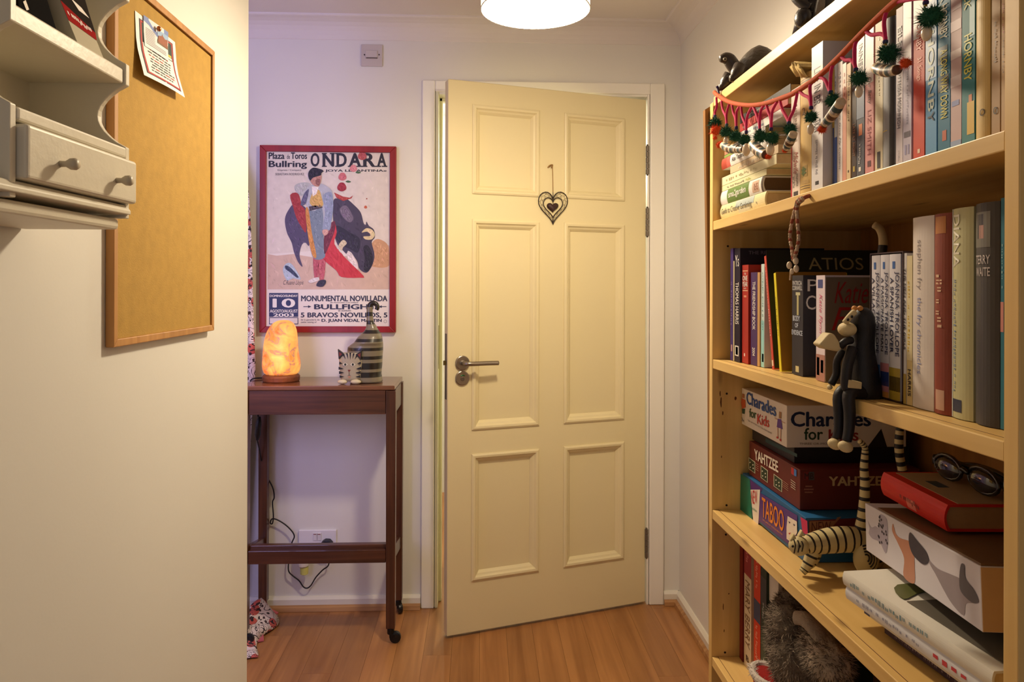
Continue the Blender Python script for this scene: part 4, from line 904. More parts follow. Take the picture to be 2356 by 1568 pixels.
up('slate grey paperback with an orange flame and a white top', 1970.5, 1988.5, 82, (84, 86, 98), texts=[('INNER', .74, .94, .25, .75, (70, 72, 86), .02), ('~9', .10, .24, .25, .7, (206, 206, 210), 0)], blocks=[(.60, 1.0, 0, 1, (216, 214, 216)), (.30, .38, .3, .75, (212, 124, 70)), (.42, .60, 0, 1, (120, 132, 156)), (.05, .08, .3, .6, W_)])
up('pale pink paperback with red capitals', 1990, 2010, 62, (216, 150, 152), texts=[('LIZ SMITH', .14, .44, .3, .7, (150, 60, 70), 0), ('Our Betty', .48, .66, .25, .75, (90, 44, 44), 0, 'i')], blocks=[(.62, 1.0, 0, 1, (218, 208, 206)), (.06, .10, .3, .7, (90, 40, 50))])
up('cream paperback with a black publisher block at its foot', 2013, 2031, 52, (224, 214, 186), blocks=[(.03, .14, .3, .7, (50, 46, 46))], texts=[('~12', .5, .9, .35, .65, (200, 190, 170), 0)])
up('silver grey hardback with a dark right edge', 2031.5, 2059, 44, (150, 152, 158), hard=True, bulge=.14, blocks=[(0, 1, .74, 1, (52, 50, 56)), (.255, .262, .0, .6, (206, 180, 90))])
up('white and lilac paperback with bold dark capitals near its top', 2061, 2077, 18, (212, 204, 214), texts=[('EILEEN', .66, .88, .18, .82, (52, 48, 58), .03), ('OTTESSA MOSHFEGH', .24, .60, .25, .7, (84, 78, 96), .01), ('~6', .03, .1, .35, .6, (120, 116, 130), 0)])
up('lilac paperback with two lines of small type', 2077.5, 2097, 3, (196, 190, 214), texts=[('~21', .24, .60, .42, .66, (96, 90, 124), 0)], blocks=[(.165, .20, .12, .88, (96, 88, 104)), (.60, 1.0, 0, 1, (222, 216, 222)), (.06, .12, .2, .4, (150, 146, 190)), (.06, .12, .55, .75, (150, 146, 190))])
up('orange-red paperback with a white top in the upper row', 2101, 2127, -12, (208, 72, 46), texts=[('31 Songs', .48, .62, .3, .75, (236, 160, 130), 0), ('HORNBY', .66, .86, .3, .75, (228, 130, 110), .01)], blocks=[(.74, 1.0, 0, 1, (226, 222, 224)), (.045, .07, .4, .62, (236, 210, 190))])
up('light blue paperback with pale capitals and a dark letter Y', 2129, 2155, -28, (96, 158, 208), texts=[('HORNB', .27, .74, .24, .80, (196, 210, 196), .02), ('Y', .205, .265, .24, .80, (34, 40, 60), .02)], blocks=[(.46, .92, 0, 1, (150, 182, 222)), (.92, 1, 0, 1, (214, 220, 228))])
up('teal paperback with yellow and cream block letters', 2157.5, 2186, -45, (46, 118, 152), texts=[('NICK HORNBY', .66, .99, .2, .8, (214, 214, 190), .02), ('A LONG WAY DOWN', .20, .60, .25, .8, (222, 214, 80), .02)], blocks=[(.70, .86, 0, .6, (54, 54, 62)), (.52, .62, 0, .8, (40, 62, 70)), (.36, .45, 0, .9, (44, 58, 62)), (.07, .13, .38, .72, (190, 92, 60))])
up('crinkled silvery pink paperback in the upper row', 2187, 2212, -58, (206, 178, 180), blocks=[(.25, .28, .1, .8, (120, 130, 190)), (.02, .05, 0, 1, (150, 170, 210)), (.36, .42, 0, 1, (222, 204, 206)), (.52, .57, 0, 1, (226, 210, 210)), (.68, .74, 0, 1, (186, 150, 154)), (.8, .9, 0, 1, (176, 140, 142))])
up('teal green paperback with yellow capitals and a yellow bird', 2212.5, 2243, -78, (58, 132, 140), texts=[('HORNBY', .36, .62, .2, .8, (210, 206, 60), .02), ('NICK', .76, .92, .2, .7, (210, 206, 90), .02)], blocks=[(.06, .24, .42, .98, (222, 184, 70)), (.24, .28, .55, .8, (214, 130, 80)), (.60, .95, .6, 1, (140, 186, 196))])
up('cream hardback with a yellow side', 2245.5, 2278, -6, (216, 186, 122), hard=True, bulge=.12, texts=[('O', .17, .22, .45, .8, (90, 70, 50), .02, 'h')])
up('dull beige book with a small round mark at its foot', 2281, 2301, -24, (178, 146, 108), texts=[('~13', .50, .78, .3, .7, (110, 84, 66), 0), ('O', .155, .205, .25, .75, (44, 36, 36), .02, 'h')])
up('pale beige book with red type beside the near end panel', 2303, 2314.5, -40, (196, 164, 122), texts=[('~7', .66, .88, .3, .8, (170, 70, 62), 0), ('~11', .4, .62, .3, .7, (90, 76, 64), 0)])
# ---- middle shelf
XM = .515; ZM = 1.110; GC = 'books on the middle shelf'
def um(label, u0, u1, vt, col, **k): return up(label, u0, u1, vt, col, X=k.pop('X', XM), z=ZM, grp=GC, **k)
um('thin purple book at the far end of the middle shelf', 1681, 1687.5, 571, (72, 56, 116), d=.15, X=.4995, texts=[('~9', .3, .7, .25, .7, (150, 130, 180), 0)], blocks=[(.08, .14, .3, .75, (190, 150, 150))])
um('thin white-spined book beside the thin purple one', 1687.8, 1690.2, 600, (206, 196, 150), d=.15, X=.4995)
um('tall black hardback with white capitals on the middle shelf', 1690.5, 1703.5, 571, (34, 30, 46), d=.165, X=.4995, hard=True, texts=[('THOMAS HARRIS', .33, .70, .22, .78, W_, .01), ('Ys', .84, .94, .15, .8, W_, 0, 'h')], blocks=[(.05, .14, .12, .78, (226, 224, 220)), (.06, .13, .25, .65, (50, 46, 60))], cover_texts=[('THE RETURN OF HANNIBAL', .10, .95, .945, .975, (110, 100, 120), 0), ('T', .45, .56, .83, .92, (150, 146, 150), 0)])
um('red hardback with cream bands on the middle shelf', 1708, 1722.5, 609, (164, 44, 34), d=.125, X=.503, hard=True, texts=[('ONE', .84, .89, .12, .88, W_, .02, 'h'), ('YEAR', .78, .83, .08, .92, W_, .02, 'h'), ('THE', .90, .92, .35, .65, W_, 0, 'h'), ('BOOK', .755, .768, .3, .7, W_, 0, 'h')], blocks=[(.935, .942, .1, .9, (226, 196, 160)), (.735, .742, .1, .9, (226, 196, 160)), (.67, .69, .3, .7, (214, 140, 110)), (.07, .10, .35, .5, W_)])
um('purple book with white capitals and a year on its spine', 1728, 1743, 626, (70, 44, 96), d=.125, X=.506, texts=[('THE FRIENDSHIP BOOK', .38, .90, .3, .74, W_, .01), ('2004', .10, .19, .3, .7, W_, .01)])
um('slim tan book right of the purple one', 1743.3, 1748.8, 626, (190, 148, 98), d=.12, X=.506)
um('pale blue and white paperback with teal capitals', 1752, 1759.5, 607, (196, 214, 214), d=.125, X=.508, texts=[('~18', .35, .92, .3, .75, (90, 140, 150), .01)], blocks=[(0, .45, 0, .9, (150, 206, 208)), (.05, .13, .3, .8, (60, 66, 76))])
# two leaning books
def lean(label, ub, ut, vb, vt, wpx_, col, d, X, **k):
    pb, pt_ = onX(ub, vb, X), onX(ut, vt, X); zb = zs(ZM, pb.y) + .001
    a = math.atan2(pt_.y - pb.y, pt_.z - pb.z); h = math.hypot(pt_.y - pb.y, pt_.z - pb.z); t = wpx_
    return book(label, X, pb.y - t / 2, pb.y + t / 2, zb + t / 2 * abs(math.sin(a)), h - .002, d, col, rot=-a, group=GC, **k)
lean('slim red-spined book with a dark cover leaning to the far end', 1779, 1760, 868, 604, .0085, (196, 70, 58), .22, .508, texts=[('~22', .28, .92, .3, .7, (232, 200, 190), 0)], blocks=[(.03, .08, .1, .9, (220, 190, 170))], cover_texts=[])
lean('slim yellow-spined book with an ochre cover leaning to the far end', 1796, 1782, 870, 640, .0085, (222, 204, 40), .125, .506, texts=[('~15', .35, .75, .3, .7, (90, 84, 30), 0)])
um('black paperback with silver block lettering on the middle shelf', 1823, 1848.5, 633, (40, 38, 46), d=.118, texts=[('PATRICIA', .90, .945, .08, .92, (206, 206, 206), .02, 'h'), ('CORNWELL', .85, .895, .05, .95, (206, 206, 206), .02, 'h'), ('BODY', .54, .595, .1, .75, (196, 204, 222), .03, 'h'), ('OF', .475, .52, .3, .6, (196, 204, 222), .03, 'h'), ('EVIDENCE', .40, .45, .0, .98, (196, 204, 222), .03, 'h')], blocks=[(.60, .80, .45, .62, (176, 168, 120)), (.80, .83, .35, .75, (190, 186, 150)), (.03, .09, .35, .65, (196, 186, 140))], cover_texts=[('PATRICIA', .06, 1.5, .84, .96, (206, 204, 200), .0), ('CORNWELL', .04, 1.2, .66, .80, (206, 204, 200), .0), ('P', .18, .38, .40, .52, (120, 118, 120), 0)])
um('white and pink paperback with red script on its cover behind the carved ape', 1878.5, 1899, 633, (218, 204, 214), d=.118, texts=[('Katie Flynn', .45, .82, .3, .72, (206, 90, 130), 0, 'i')], blocks=[(.88, .96, .2, .75, (60, 70, 130)), (.0, .25, 0, 1, (170, 120, 110)), (.05, .22, .1, .4, (90, 50, 40)), (.08, .20, .55, .85, (60, 40, 40))])
# cover art of that paperback: grey board with red script
kb = [o for o in bpy.data.objects if o.get('label', '').startswith('white and pink paperback with red script')][0]
hh = kb.children[0].dimensions.z if False else .163
g = G().box((.0015, -.0125, .002), (.117, -.0118, .158)); tk = yx(1878.5, XM) - yx(1899, XM)
g = G().box((.0012, -tk / 2 - .0004, .001), (.117, -tk / 2 + .0002, .157)); part('cover_picture', g, tone((118, 104, 92)), kb, local=True)
for s, xa, xb, za, zb, cc_ in (('Katie', .014, .066, .118, .150, (150, 34, 30)), ('Flynn', .010, .110, .066, .112, (160, 34, 30))):
    g = G(); gtext(g, s, (xa, -tk / 2 - .0004, za), (xb - xa, 0, 0), (0, 0, zb - za), .0004, 0, .35); part('lettering', g, tone(cc_), kb, local=True)
# boxed set of four
XQ = .508
yq1, yq0 = yx(2005, XQ), yx(2078, XQ); zq = zs(ZM, .87) + .001
sc_ = thing('slipcase', 'dark slipcase holding a set of matching white paperbacks', 'slipcase', (XQ, (yq0 + yq1) / 2, zq))
hq = onX(2040, 583, XQ).z - zq
part('case_shell', G().box((XQ - .001, yq0 - .0016, 0 + zq), (XQ + .125, yq1 + .0016, zq + .0014)).box((XQ - .001, yq0 - .0016, zq + hq), (XQ + .125, yq1 + .0016, zq + hq + .0016)).box((XQ - .001, yq1 + .0002, zq), (XQ + .125, yq1 + .0016, zq + hq)).box((XQ - .001, yq0 - .0016, zq), (XQ + .125, yq0 - .0002, zq + hq)), M('case_dark', (56, 34, 36), .4), sc_)
for i, (ua, ub, t1, lab, pic) in enumerate(((2006, 2026, 'A VILLAGE AFFAIR', 'first white paperback with a blue picture in the slipcase', [(.02, .22, (60, 110, 170)), (.0, .06, (190, 150, 90))]), (2026.6, 2046.5, 'A PASSIONATE MAN', 'second white paperback with a pink picture in the slipcase', [(.04, .24, (196, 130, 140)), (.08, .18, (60, 80, 160)), (0, .04, (206, 140, 70))]), (2047, 2073, 'A SPANISH LOVER', 'third white paperback with an olive picture in the slipcase', [(.0, .22, (170, 146, 50)), (.06, .16, (90, 70, 30))]))):
    y1_, y0_ = yx(ua, XQ), yx(ub, XQ) + .0004; zb = zq + .0016
    book(lab, XQ, y0_, y1_, zb, hq - .003, .115, (208, 206, 216), group='paperbacks in the slipcase', bulge=.05, texts=[('JOANNA TROLLOPE', .30, .88, .55, .92, (60, 64, 96), .01), (t1, .32, .84, .12, .46, (40, 46, 84), .02)], blocks=[(a, b_, .0, 1, c) for a, b_, c in pic] + [(.90, .95, .35, .6, (40, 90, 160))])
um('white paperback with black capitals right of the slipcase', 2079.5, 2087, 582, (208, 206, 210), X=XQ, d=.115, texts=[('THE MEN AND THE GIRLS', .36, .90, .2, .75, (36, 34, 50), .02)], blocks=[(.0, .2, 0, 1, (170, 146, 70))])
um('yellowed paperback with dark capitals at its foot', 2087.5, 2100.5, 588, (206, 184, 130), X=XQ, d=.115, texts=[('HARRIS', .06, .24, .25, .8, (60, 44, 30), .02), ('~10', .34, .86, .2, .6, (206, 170, 60), .02)], blocks=[(.30, 1.0, 0, 1, (216, 202, 160))])
XH = .508
um('white hardback with pale grey lettering on the middle shelf', 2101, 2150.5, 498, (216, 206, 200), X=XH, d=.155, hard=True, bulge=.06, texts=[('stephen fry', .62, .88, .25, .52, (150, 142, 146), 0), ('the fry chronicles', .18, .58, .25, .52, (140, 146, 190), 0)])
um('glossy red-brown hardback with gold ornament', 2151, 2191.5, 491, (134, 62, 46), X=XH, d=.155, hard=True, bulge=.14, texts=[('~7', .42, .72, .25, .75, (206, 170, 140), .01)], blocks=[(.90, .985, .2, .8, (176, 110, 50)), (.02, .12, .25, .75, (190, 150, 130))])
um('cream and green hardback with foil capitals', 2192, 2241.5, 478, (186, 182, 140), X=XH, d=.16, hard=True, bulge=.10, texts=[('DIANA', .72, .97, .15, .5, (220, 214, 196), .02), ('~26', .12, .66, .16, .34, (110, 134, 170), 0)], blocks=[(.03, .09, .1, .6, (50, 56, 76)), (0, 1, 0, .08, (206, 212, 206))])
um('dark grey hardback with a small portrait near its head', 2246, 2302, 466, (70, 66, 66), X=XH, d=.16, hard=True, bulge=.13, texts=[('TERRY', .725, .765, .1, .75, (200, 190, 190), .02, 'h'), ('WAITE', .67, .71, .12, .75, (200, 190, 190), .02, 'h')], blocks=[(.80, .96, .02, .75, (108, 106, 100)), (.84, .95, .18, .5, (44, 40, 50)), (.84, .90, .30, .52, (176, 130, 120))])
um('thin teal book against the near end panel on the middle shelf', 2303, 2312, 455, (40, 110, 128), X=XH, d=.16, texts=[('~8', .6, .8, .3, .7, (150, 190, 196), 0)], blocks=[(.42, .55, 0, .9, (196, 130, 120))])
# dark tall book lying behind the leaning ones
lbk = [o for o in bpy.data.objects if o.get('label', '').startswith('slim red-spined')][0]
g = G().box((.001, -.0050, .002), (.218, -.0044, .212)); part('cover_picture', g, tone((36, 38, 34)), lbk, local=True)
g = G(); gtext(g, 'ATIOS', (.075, -.0050, .176), (.10, 0, 0), (0, 0, .022), .0004, 0, 0); part('lettering', g, tone((160, 150, 116)), lbk, local=True)
lbk2 = [o for o in bpy.data.objects if o.get('label', '').startswith('slim yellow-spined')][0]
g = G().box((.001, -.0050, .002), (.123, -.0044, .170)); part('cover_picture', g, tone((170, 122, 40)), lbk2, local=True)
g = G(); gtext(g, '~5', (.055, -.0050, .145), (.05, 0, 0), (0, 0, .012), .0004, .02, 0); part('lettering', g, tone((70, 40, 24)), lbk2, local=True)
g = G(); g.face([V((x, -.0054, z)) for x, z in [(q.x, q.y) for q in catmull([V((.045, .100, 0)), V((.062, .128, 0)), V((.078, .120, 0)), V((.085, .085, 0)), V((.075, .06, 0)), V((.082, .02, 0)), V((.066, .02, 0)), V((.062, .06, 0))], 4, True)]]); part('cover_figure', g, tone((84, 60, 44)), lbk2, local=True)
# ---- bottom shelf books
XD = .525; ZD = .507; GD = 'books on the bottom shelf in view'
def ud(label, u0, u1, h, col, **k):
    y1, y0 = yx(u0, XD), yx(u1, XD) + .0006; zb = zs(ZD, y0) + .001; return book(label, XD, y0, y1, zb, h, k.pop('d', .18), col, group=GD, **k)
ud('dark red book at the far end of the bottom shelf', 1704, 1711.5, .262, (120, 30, 22), hard=True)
ud('cream spined cook book with a deep pink top', 1714.5, 1731, .275, (206, 182, 150), hard=True, d=.20, texts=[('MARY BERRY', .15, .62, .2, .8, (120, 84, 56), .0), ('~9', .75, .93, .25, .75, (216, 130, 130), 0, 'i'), ('B', .05, .09, .3, .7, (70, 40, 30), .02, 'h')], blocks=[(.66, 1.0, 0, 1, (146, 40, 48))])
ud('orange-red spined cook book with a dark photo band', 1737, 1752, .265, (206, 62, 34), hard=True, d=.20, texts=[('~14', .66, .96, .25, .7, (236, 170, 140), .0), ('~13', .16, .40, .25, .7, (236, 170, 140), .0)], blocks=[(.43, .58, 0, 1, (60, 70, 96)), (.07, .11, .35, .8, (236, 214, 190))])
ud('dark green book with a photographic spine', 1752.5, 1766, .262, (44, 56, 44), d=.20, texts=[('~6', .50, .62, .3, .7, (190, 190, 190), 0)], blocks=[(.2, .4, .1, .9, (70, 78, 60)), (.6, .8, 0, 1, (50, 52, 56))])
# ================================================================ board games
NY, NX = V((0, -1, 0)), V((-1, 0, 0))
cc8 = lambda x, y: (1620 + x / 3.267, 860 + y / 3.267)
class Box:
    def __init__(s, label, X0, X1, Y0, Y1, Z0, Z1, col, name='game_box', cat='board game', lid=None, bev=.001):
        s.t = thing(name, label, cat, ((X0 + X1) / 2, (Y0 + Y1) / 2, Z0)); s.X0, s.Y0 = X0, Y0
        if lid:
            zl = Z1 - (Z1 - Z0) * .92
            part('tray', G().box((X0 + .0015, Y0 + .0015, Z0), (X1 - .0015, Y1 - .0015, Z1 - .002)), M('game_tray', (196, 180, 160), .7), s.t)
            part('lid', G().box((X0, Y0, zl), (X1, Y1, Z1)), lid, s.t, bev=bev)
        else: part('box_body', G().box((X0, Y0, Z0), (X1, Y1, Z1)), M('box_%d_%d_%d' % col, col, .45, .04, 20), s.t, bev=bev)
        s.L = lambda x, y: onX(*cc8(x, y), X0); s.N = lambda x, y: onY(*cc8(x, y), Y0)
    def side(s, name, pts, col, lay=1, sm=0): g = G(); gpoly(g, s.L, pts, .0003 * lay, NX, sm); part(name, g, tone(col), s.t)
    def near(s, name, pts, col, lay=1, sm=0): g = G(); gpoly(g, s.N, pts, .0003 * lay, NY, sm); part(name, g, tone(col), s.t)
    def stext(s, txt, bl, br, tl, col, bold=0, lay=3, shear=0): g = G(); ptext(g, txt, s.L, bl, br, tl, .0003 * lay, bold, shear); part('lettering', g, tone(col), s.t)
    def ntext(s, txt, bl, br, tl, col, bold=0, lay=3, shear=0): g = G(); ptext(g, txt, s.N, bl, br, tl, .0003 * lay, bold, shear); part('lettering', g, tone(col), s.t)
zt0 = zs(.805, 1.19) + .001
tab = Box('blue, green and purple word game box at the bottom of the games pile', .529, .745, 1.180, 1.470, zt0, .8825, (30, 92, 140))
tab.side('purple_field', [(345, 790), (440, 862), (425, 890), (420, 1125), (372, 1095)], (78, 40, 110), 1)
tab.side('green_field', [(277, 748), (346, 792), (366, 1112), (272, 1036)], (16, 112, 90), 2)
tab.side('white_strip', [(352, 868), (424, 868), (410, 1140), (372, 1100)], (226, 216, 204), 3)
tab.side('purple_panel', [(425, 892), (705, 1062), (700, 1310), (640, 1280), (412, 1098)], (82, 46, 120), 3)
tab.side('magenta_field', [(728, 1072), (779, 1104), (784, 1214), (744, 1188)], (190, 30, 84), 3)
tab.stext('NEW', (360, 975), (406, 975), (358, 875), (196, 40, 60), 0, 5); tab.stext('edition', (365, 1015), (402, 1040), (365, 995), (30, 120, 96), 0, 5)
tab.stext('TABOO', (440, 1068), (606, 1192), (440, 920), (226, 130, 40), .02, 5); tab.stext('THE GAME OF UNSPEAKABLE FUN', (446, 1098), (594, 1212), (446, 1086), (216, 140, 60), 0, 5)
tab.side('mask', [(634, 1066), (704, 1108), (706, 1190), (660, 1262), (626, 1238), (626, 1150)], (228, 214, 200), 5)
tab.side('mask_mouth', [(640, 1195), (660, 1190), (650, 1205)], (190, 60, 50), 6); tab.side('mask_eye', [(640, 1105), (656, 1112), (648, 1122)], (70, 60, 80), 6); tab.side('mask_eye', [(676, 1124), (692, 1132), (684, 1142)], (70, 60, 80), 6)
tab.near('maroon_field', [(786, 1100), (1250, 1075), (1250, 1330), (786, 1330)], (104, 34, 32), 1)
tab.near('tan_field', [(790, 1105), (985, 1100), (1000, 1075), (1030, 1070), (960, 1150), (790, 1210)], (150, 100, 70), 2)
tab.ntext('NEW', (806, 1186), (950, 1180), (806, 1112), (84, 34, 30), .0, 4)
yah = Box('dark red dice game box under the black box in the games pile', .536, .742, 1.218, 1.452, .8835, .9510, (98, 32, 22))
yah.stext('YAHTZEE', (383, 640), (562, 742), (380, 560), (230, 218, 200), .04, 3)
for q in ([(337, 624), (386, 660), (386, 748), (337, 712)], [(428, 684), (482, 724), (480, 818), (428, 778)], [(525, 748), (590, 796), (588, 888), (525, 842)]):
    yah.side('dice_picture', q, (196, 190, 160), 2); c = (sum(p[0] for p in q) / 4, sum(p[1] for p in q) / 4); yah.side('dice_picture', [(c[0] + (x - c[0]) * .84, c[1] + (y - c[1]) * .88) for x, y in q], (44, 58, 38), 3)
    for dx_, dy_ in ((-12, -22), (10, -4), (-10, 14), (12, 22)): yah.side('dice_pip', [(c[0] + dx_ + 5 * math.cos(t), c[1] + dy_ + 6 * math.sin(t)) for t in (0, 1.05, 2.1, 3.14, 4.2, 5.2)], (206, 200, 176), 4)
yah.side('maker_mark', [(658, 698), (678, 708), (678, 762), (658, 746)], (186, 40, 40), 3); yah.side('maker_mark', [(679, 708), (698, 722), (698, 770), (679, 762)], (70, 120, 190), 3)
for i in range(4): yah.side('text_line', [(655, 790 + i * 17), (690, 816 + i * 17), (690, 822 + i * 17), (655, 796 + i * 17)], (200, 180, 160), 3); yah.side('text_line', [(390, 665 + i * 15), (412, 682 + i * 15), (412, 686 + i * 15), (390, 669 + i * 15)], (176, 130, 110), 3); yah.side('text_line', [(590, 795 + i * 15), (636, 830 + i * 15), (636, 834 + i * 15), (590, 799 + i * 15)], (176, 130, 110), 3)
yah.ntext('YAHTZEE', (935, 840), (1388, 836), (935, 768), (196, 164, 116), .04, 3)
yah.near('maker_mark', [(746, 735), (785, 735), (785, 795), (746, 795)], (120, 34, 30), 2); yah.near('maker_mark', [(786, 735), (826, 735), (826, 795), (786, 795)], (70, 76, 74), 2); yah.ntext('MB', (752, 788), (822, 788), (752, 742), (60, 26, 24), .03, 4)
for i, (a, b_) in enumerate(((760, 812), (750, 822), (755, 815))): yah.near('text_line', [(a, 838 + i * 22), (b_, 838 + i * 22), (b_, 848 + i * 22), (a, 848 + i * 22)], (150, 96, 76), 2)
blk = Box('flat black box between the party game and the dice game', .545, .75, 1.262, 1.46, .9515, .9785, (30, 24, 24))
blk.side('teal_edge', [(462, 480), (620, 560), (700, 600), (700, 625), (560, 560), (462, 510)], (30, 70, 70), 1)
cha = Box('white party game box with blue lettering on top of the games pile', .530, .742, 1.258, 1.478, .9795, 1.0525, (226, 214, 200))
cha.stext('Charades', (322, 222), (545, 322), (320, 128), (30, 74, 140), .03, 3); cha.stext('for', (342, 322), (396, 338), (342, 255), (50, 88, 44), .02, 3); cha.stext('Kids', (402, 372), (492, 402), (402, 296), (196, 52, 40), .02, 3)
cha.stext('THE NO WORD ACTING FUN GAME', (330, 352), (510, 452), (330, 340), (110, 100, 96), 0, 3); cha.stext('3x', (284, 350), (304, 362), (284, 325), (70, 70, 80), 0, 3)
for q, c in (([(284, 180), (312, 195), (314, 250), (288, 262), (280, 215)], (196, 84, 40)), ([(288, 145), (306, 150), (306, 182), (288, 178)], (176, 110, 70)), ([(286, 258), (310, 262), (306, 300), (288, 296)], (40, 80, 60)), ([(556, 335), (582, 340), (592, 415), (548, 398)], (92, 52, 140)), ([(566, 280), (584, 286), (582, 335), (564, 330)], (150, 104, 52)), ([(553, 400), (558, 402), (560, 470), (554, 470)], (190, 140, 110)), ([(576, 408), (582, 410), (580, 488), (574, 488)], (190, 140, 110)), ([(546, 468), (562, 472), (560, 486), (546, 482)], (190, 40, 40)), ([(568, 486), (584, 490), (582, 508), (570, 500)], (190, 40, 40)), ([(532, 325), (556, 340), (556, 346), (532, 331)], (190, 140, 110)), ([(584, 352), (612, 366), (612, 372), (584, 358)], (190, 140, 110))): cha.side('child_drawing', q, c, 2)
cha.ntext('Charades', (650, 396), (1252, 392), (650, 282), (26, 40, 74), .03, 3); cha.ntext('for', (750, 494), (892, 494), (750, 404), (40, 64, 38), .02, 3); cha.ntext('Kids', (934, 505), (1158, 500), (934, 415), (150, 44, 30), .02, 3)
cha.ntext('THREE OR MORE PLAYERS', (715, 530), (1090, 530), (715, 515), (130, 104, 84), 0, 3)
cha.near('dark_triangle', [(1225, 550), (1330, 410), (1375, 550)], (40, 30, 26), 2)
# ================================================================ near pile on the games shelf
cc9 = lambda x, y: (1900 + x / 2.579, 960 + y / 2.579)
def pileflat(label, X, y0, y1, za, zb, d, col, **k): return book(label, X, y0, y1, za, zb - za - .0005, d, col, flat=True, group='flat books in the near pile', **k)
zp = zs(.805, .66) + .0012; R5 = math.radians(5)
pileflat('dark purple book at the bottom of the near pile', .536, .712, .925, zp, .8285, .20, (62, 44, 56), hard=True, rz=R5, texts=[('~18', .3, .9, .3, .7, (120, 100, 110), 0)])
pileflat('thin cream book with faded capitals low in the near pile', .528, .712, .955, .8287, .8410, .20, (206, 198, 184), hard=True, rz=R5, texts=[('~9', .55, .95, .2, .8, (110, 100, 104), 0)], blocks=[(.95, 1.0, 0, 1, (60, 60, 96))])
pileflat('white annual with faint red lettering in the near pile', .514, .715, .972, .8412, .8585, .215, (214, 214, 220), hard=True, bulge=.12, rz=R5, texts=[('~4', .12, .34, .25, .75, (196, 60, 70), .02), ('~14', .42, .9, .3, .7, (150, 150, 170), 0)])
b_ = pileflat('white annual with a green and grey picture on its cover', .512, .715, .975, .8587, .8770, .215, (220, 216, 206), hard=True, bulge=.12, rz=R5, texts=[('~20', .35, .95, .25, .75, (120, 150, 160), 0)])
# cover picture: world up is the book's local -y
g = G().box((.020, -.0100, .01), (.205, -.0094, .16)); part('cover_picture', g, tone((96, 90, 80)), b_, local=True)
g = G(); g.prism([V((x, -.0100, z)) for x, z in [(p.x, p.y) for p in catmull([V((.02, .165, 0)), V((.06, .182, 0)), V((.11, .170, 0)), V((.16, .188, 0)), V((.20, .178, 0)), V((.20, .208, 0)), V((.12, .202, 0)), V((.04, .206, 0))], 4, True)]], (0, -.0006, 0)); part('cover_foliage', g, tone((88, 92, 46)), b_, local=True)
# box printed with dogs, tipped on the annuals
dg = thing('gift_box', 'white cardboard box printed with dogs seen from behind', 'box', (.519, .742, .9025), (math.radians(-4.2), 0, math.radians(-6.8)))
Xd = 0.0; yn, yf, hd_ = 0.0, .300, .0665
part('box_body', G().box((Xd, yn, 0), (Xd + .15, yf, hd_)), M('dog_box_white', (212, 208, 218), .5, .03, 12), dg, local=True, bev=.001)
part('near_face', G().box((Xd + .0005, yn - .0006, .0008), (Xd + .1495, yn + .0002, hd_ - .001)), tone((196, 160, 116)), dg, local=True)
part('box_lid', G().box((Xd + .002, yn + .002, hd_), (Xd + .148, yf - .040, hd_ + .0025)), tone((110, 82, 56)), dg, local=True)  # brown tone stands in for the shade under the red hardback
def dgp(name, pts, col, lay=1, sm=4):        # s: 0 far .. 1 near, t: 0 foot .. 1 head
    P = [V((Xd - .0003 * lay, yf + (yn - yf) * s, hd_ * t)) for s, t in pts]
    P = catmull(P, sm, True) if sm else P; nr = V((0, 0, 0))
    for i in range(len(P)): nr += P[i].cross(P[(i + 1) % len(P)])
    if nr.x > 0: P.reverse()
    g = G(); g.face(P); part(name, g, tone(col), dg, local=True)
dgp('printed_dog', [(.04, .40), (.05, .52), (.03, .66), (.07, .56), (.12, .64), (.165, .66), (.17, .92), (.22, .95), (.25, .86), (.25, .5), (.225, .22), (.16, .36), (.08, .34)], (168, 160, 178))
rs = random.Random(8)
for i in range(22):
    s, t = .15 + rs.random() * .095, .32 + rs.random() * .58; dgp('printed_spot', [(s + .008 * math.cos(a), t + .03 * math.sin(a)) for a in (0, 1.5, 3, 4.5)], (54, 50, 66), 2, 2)
dgp('printed_dog', [(.30, .74), (.31, .90), (.335, .74), (.38, .70), (.47, .74), (.50, .60), (.505, .30), (.495, .01), (.40, .01), (.41, .35), (.36, .55)], (190, 132, 106))
dgp('printed_ear', [(.46, .74), (.475, .92), (.54, .84), (.61, .74), (.63, .60), (.59, .48), (.52, .50), (.48, .58)], (62, 58, 70), 2)
dgp('printed_dog', [(.61, .74), (.635, .62), (.70, .56), (.80, .60), (.88, .62), (.94, .52), (.97, .40), (.90, .28), (.88, .06), (.80, .12), (.74, .26), (.68, .44), (.635, .56)], (150, 140, 148))
dgp('printed_ear', [(.86, .60), (.875, .86), (.90, .88), (.905, .68), (.96, .58), (.985, .44), (.94, .36), (.87, .42)], (92, 88, 96), 2)
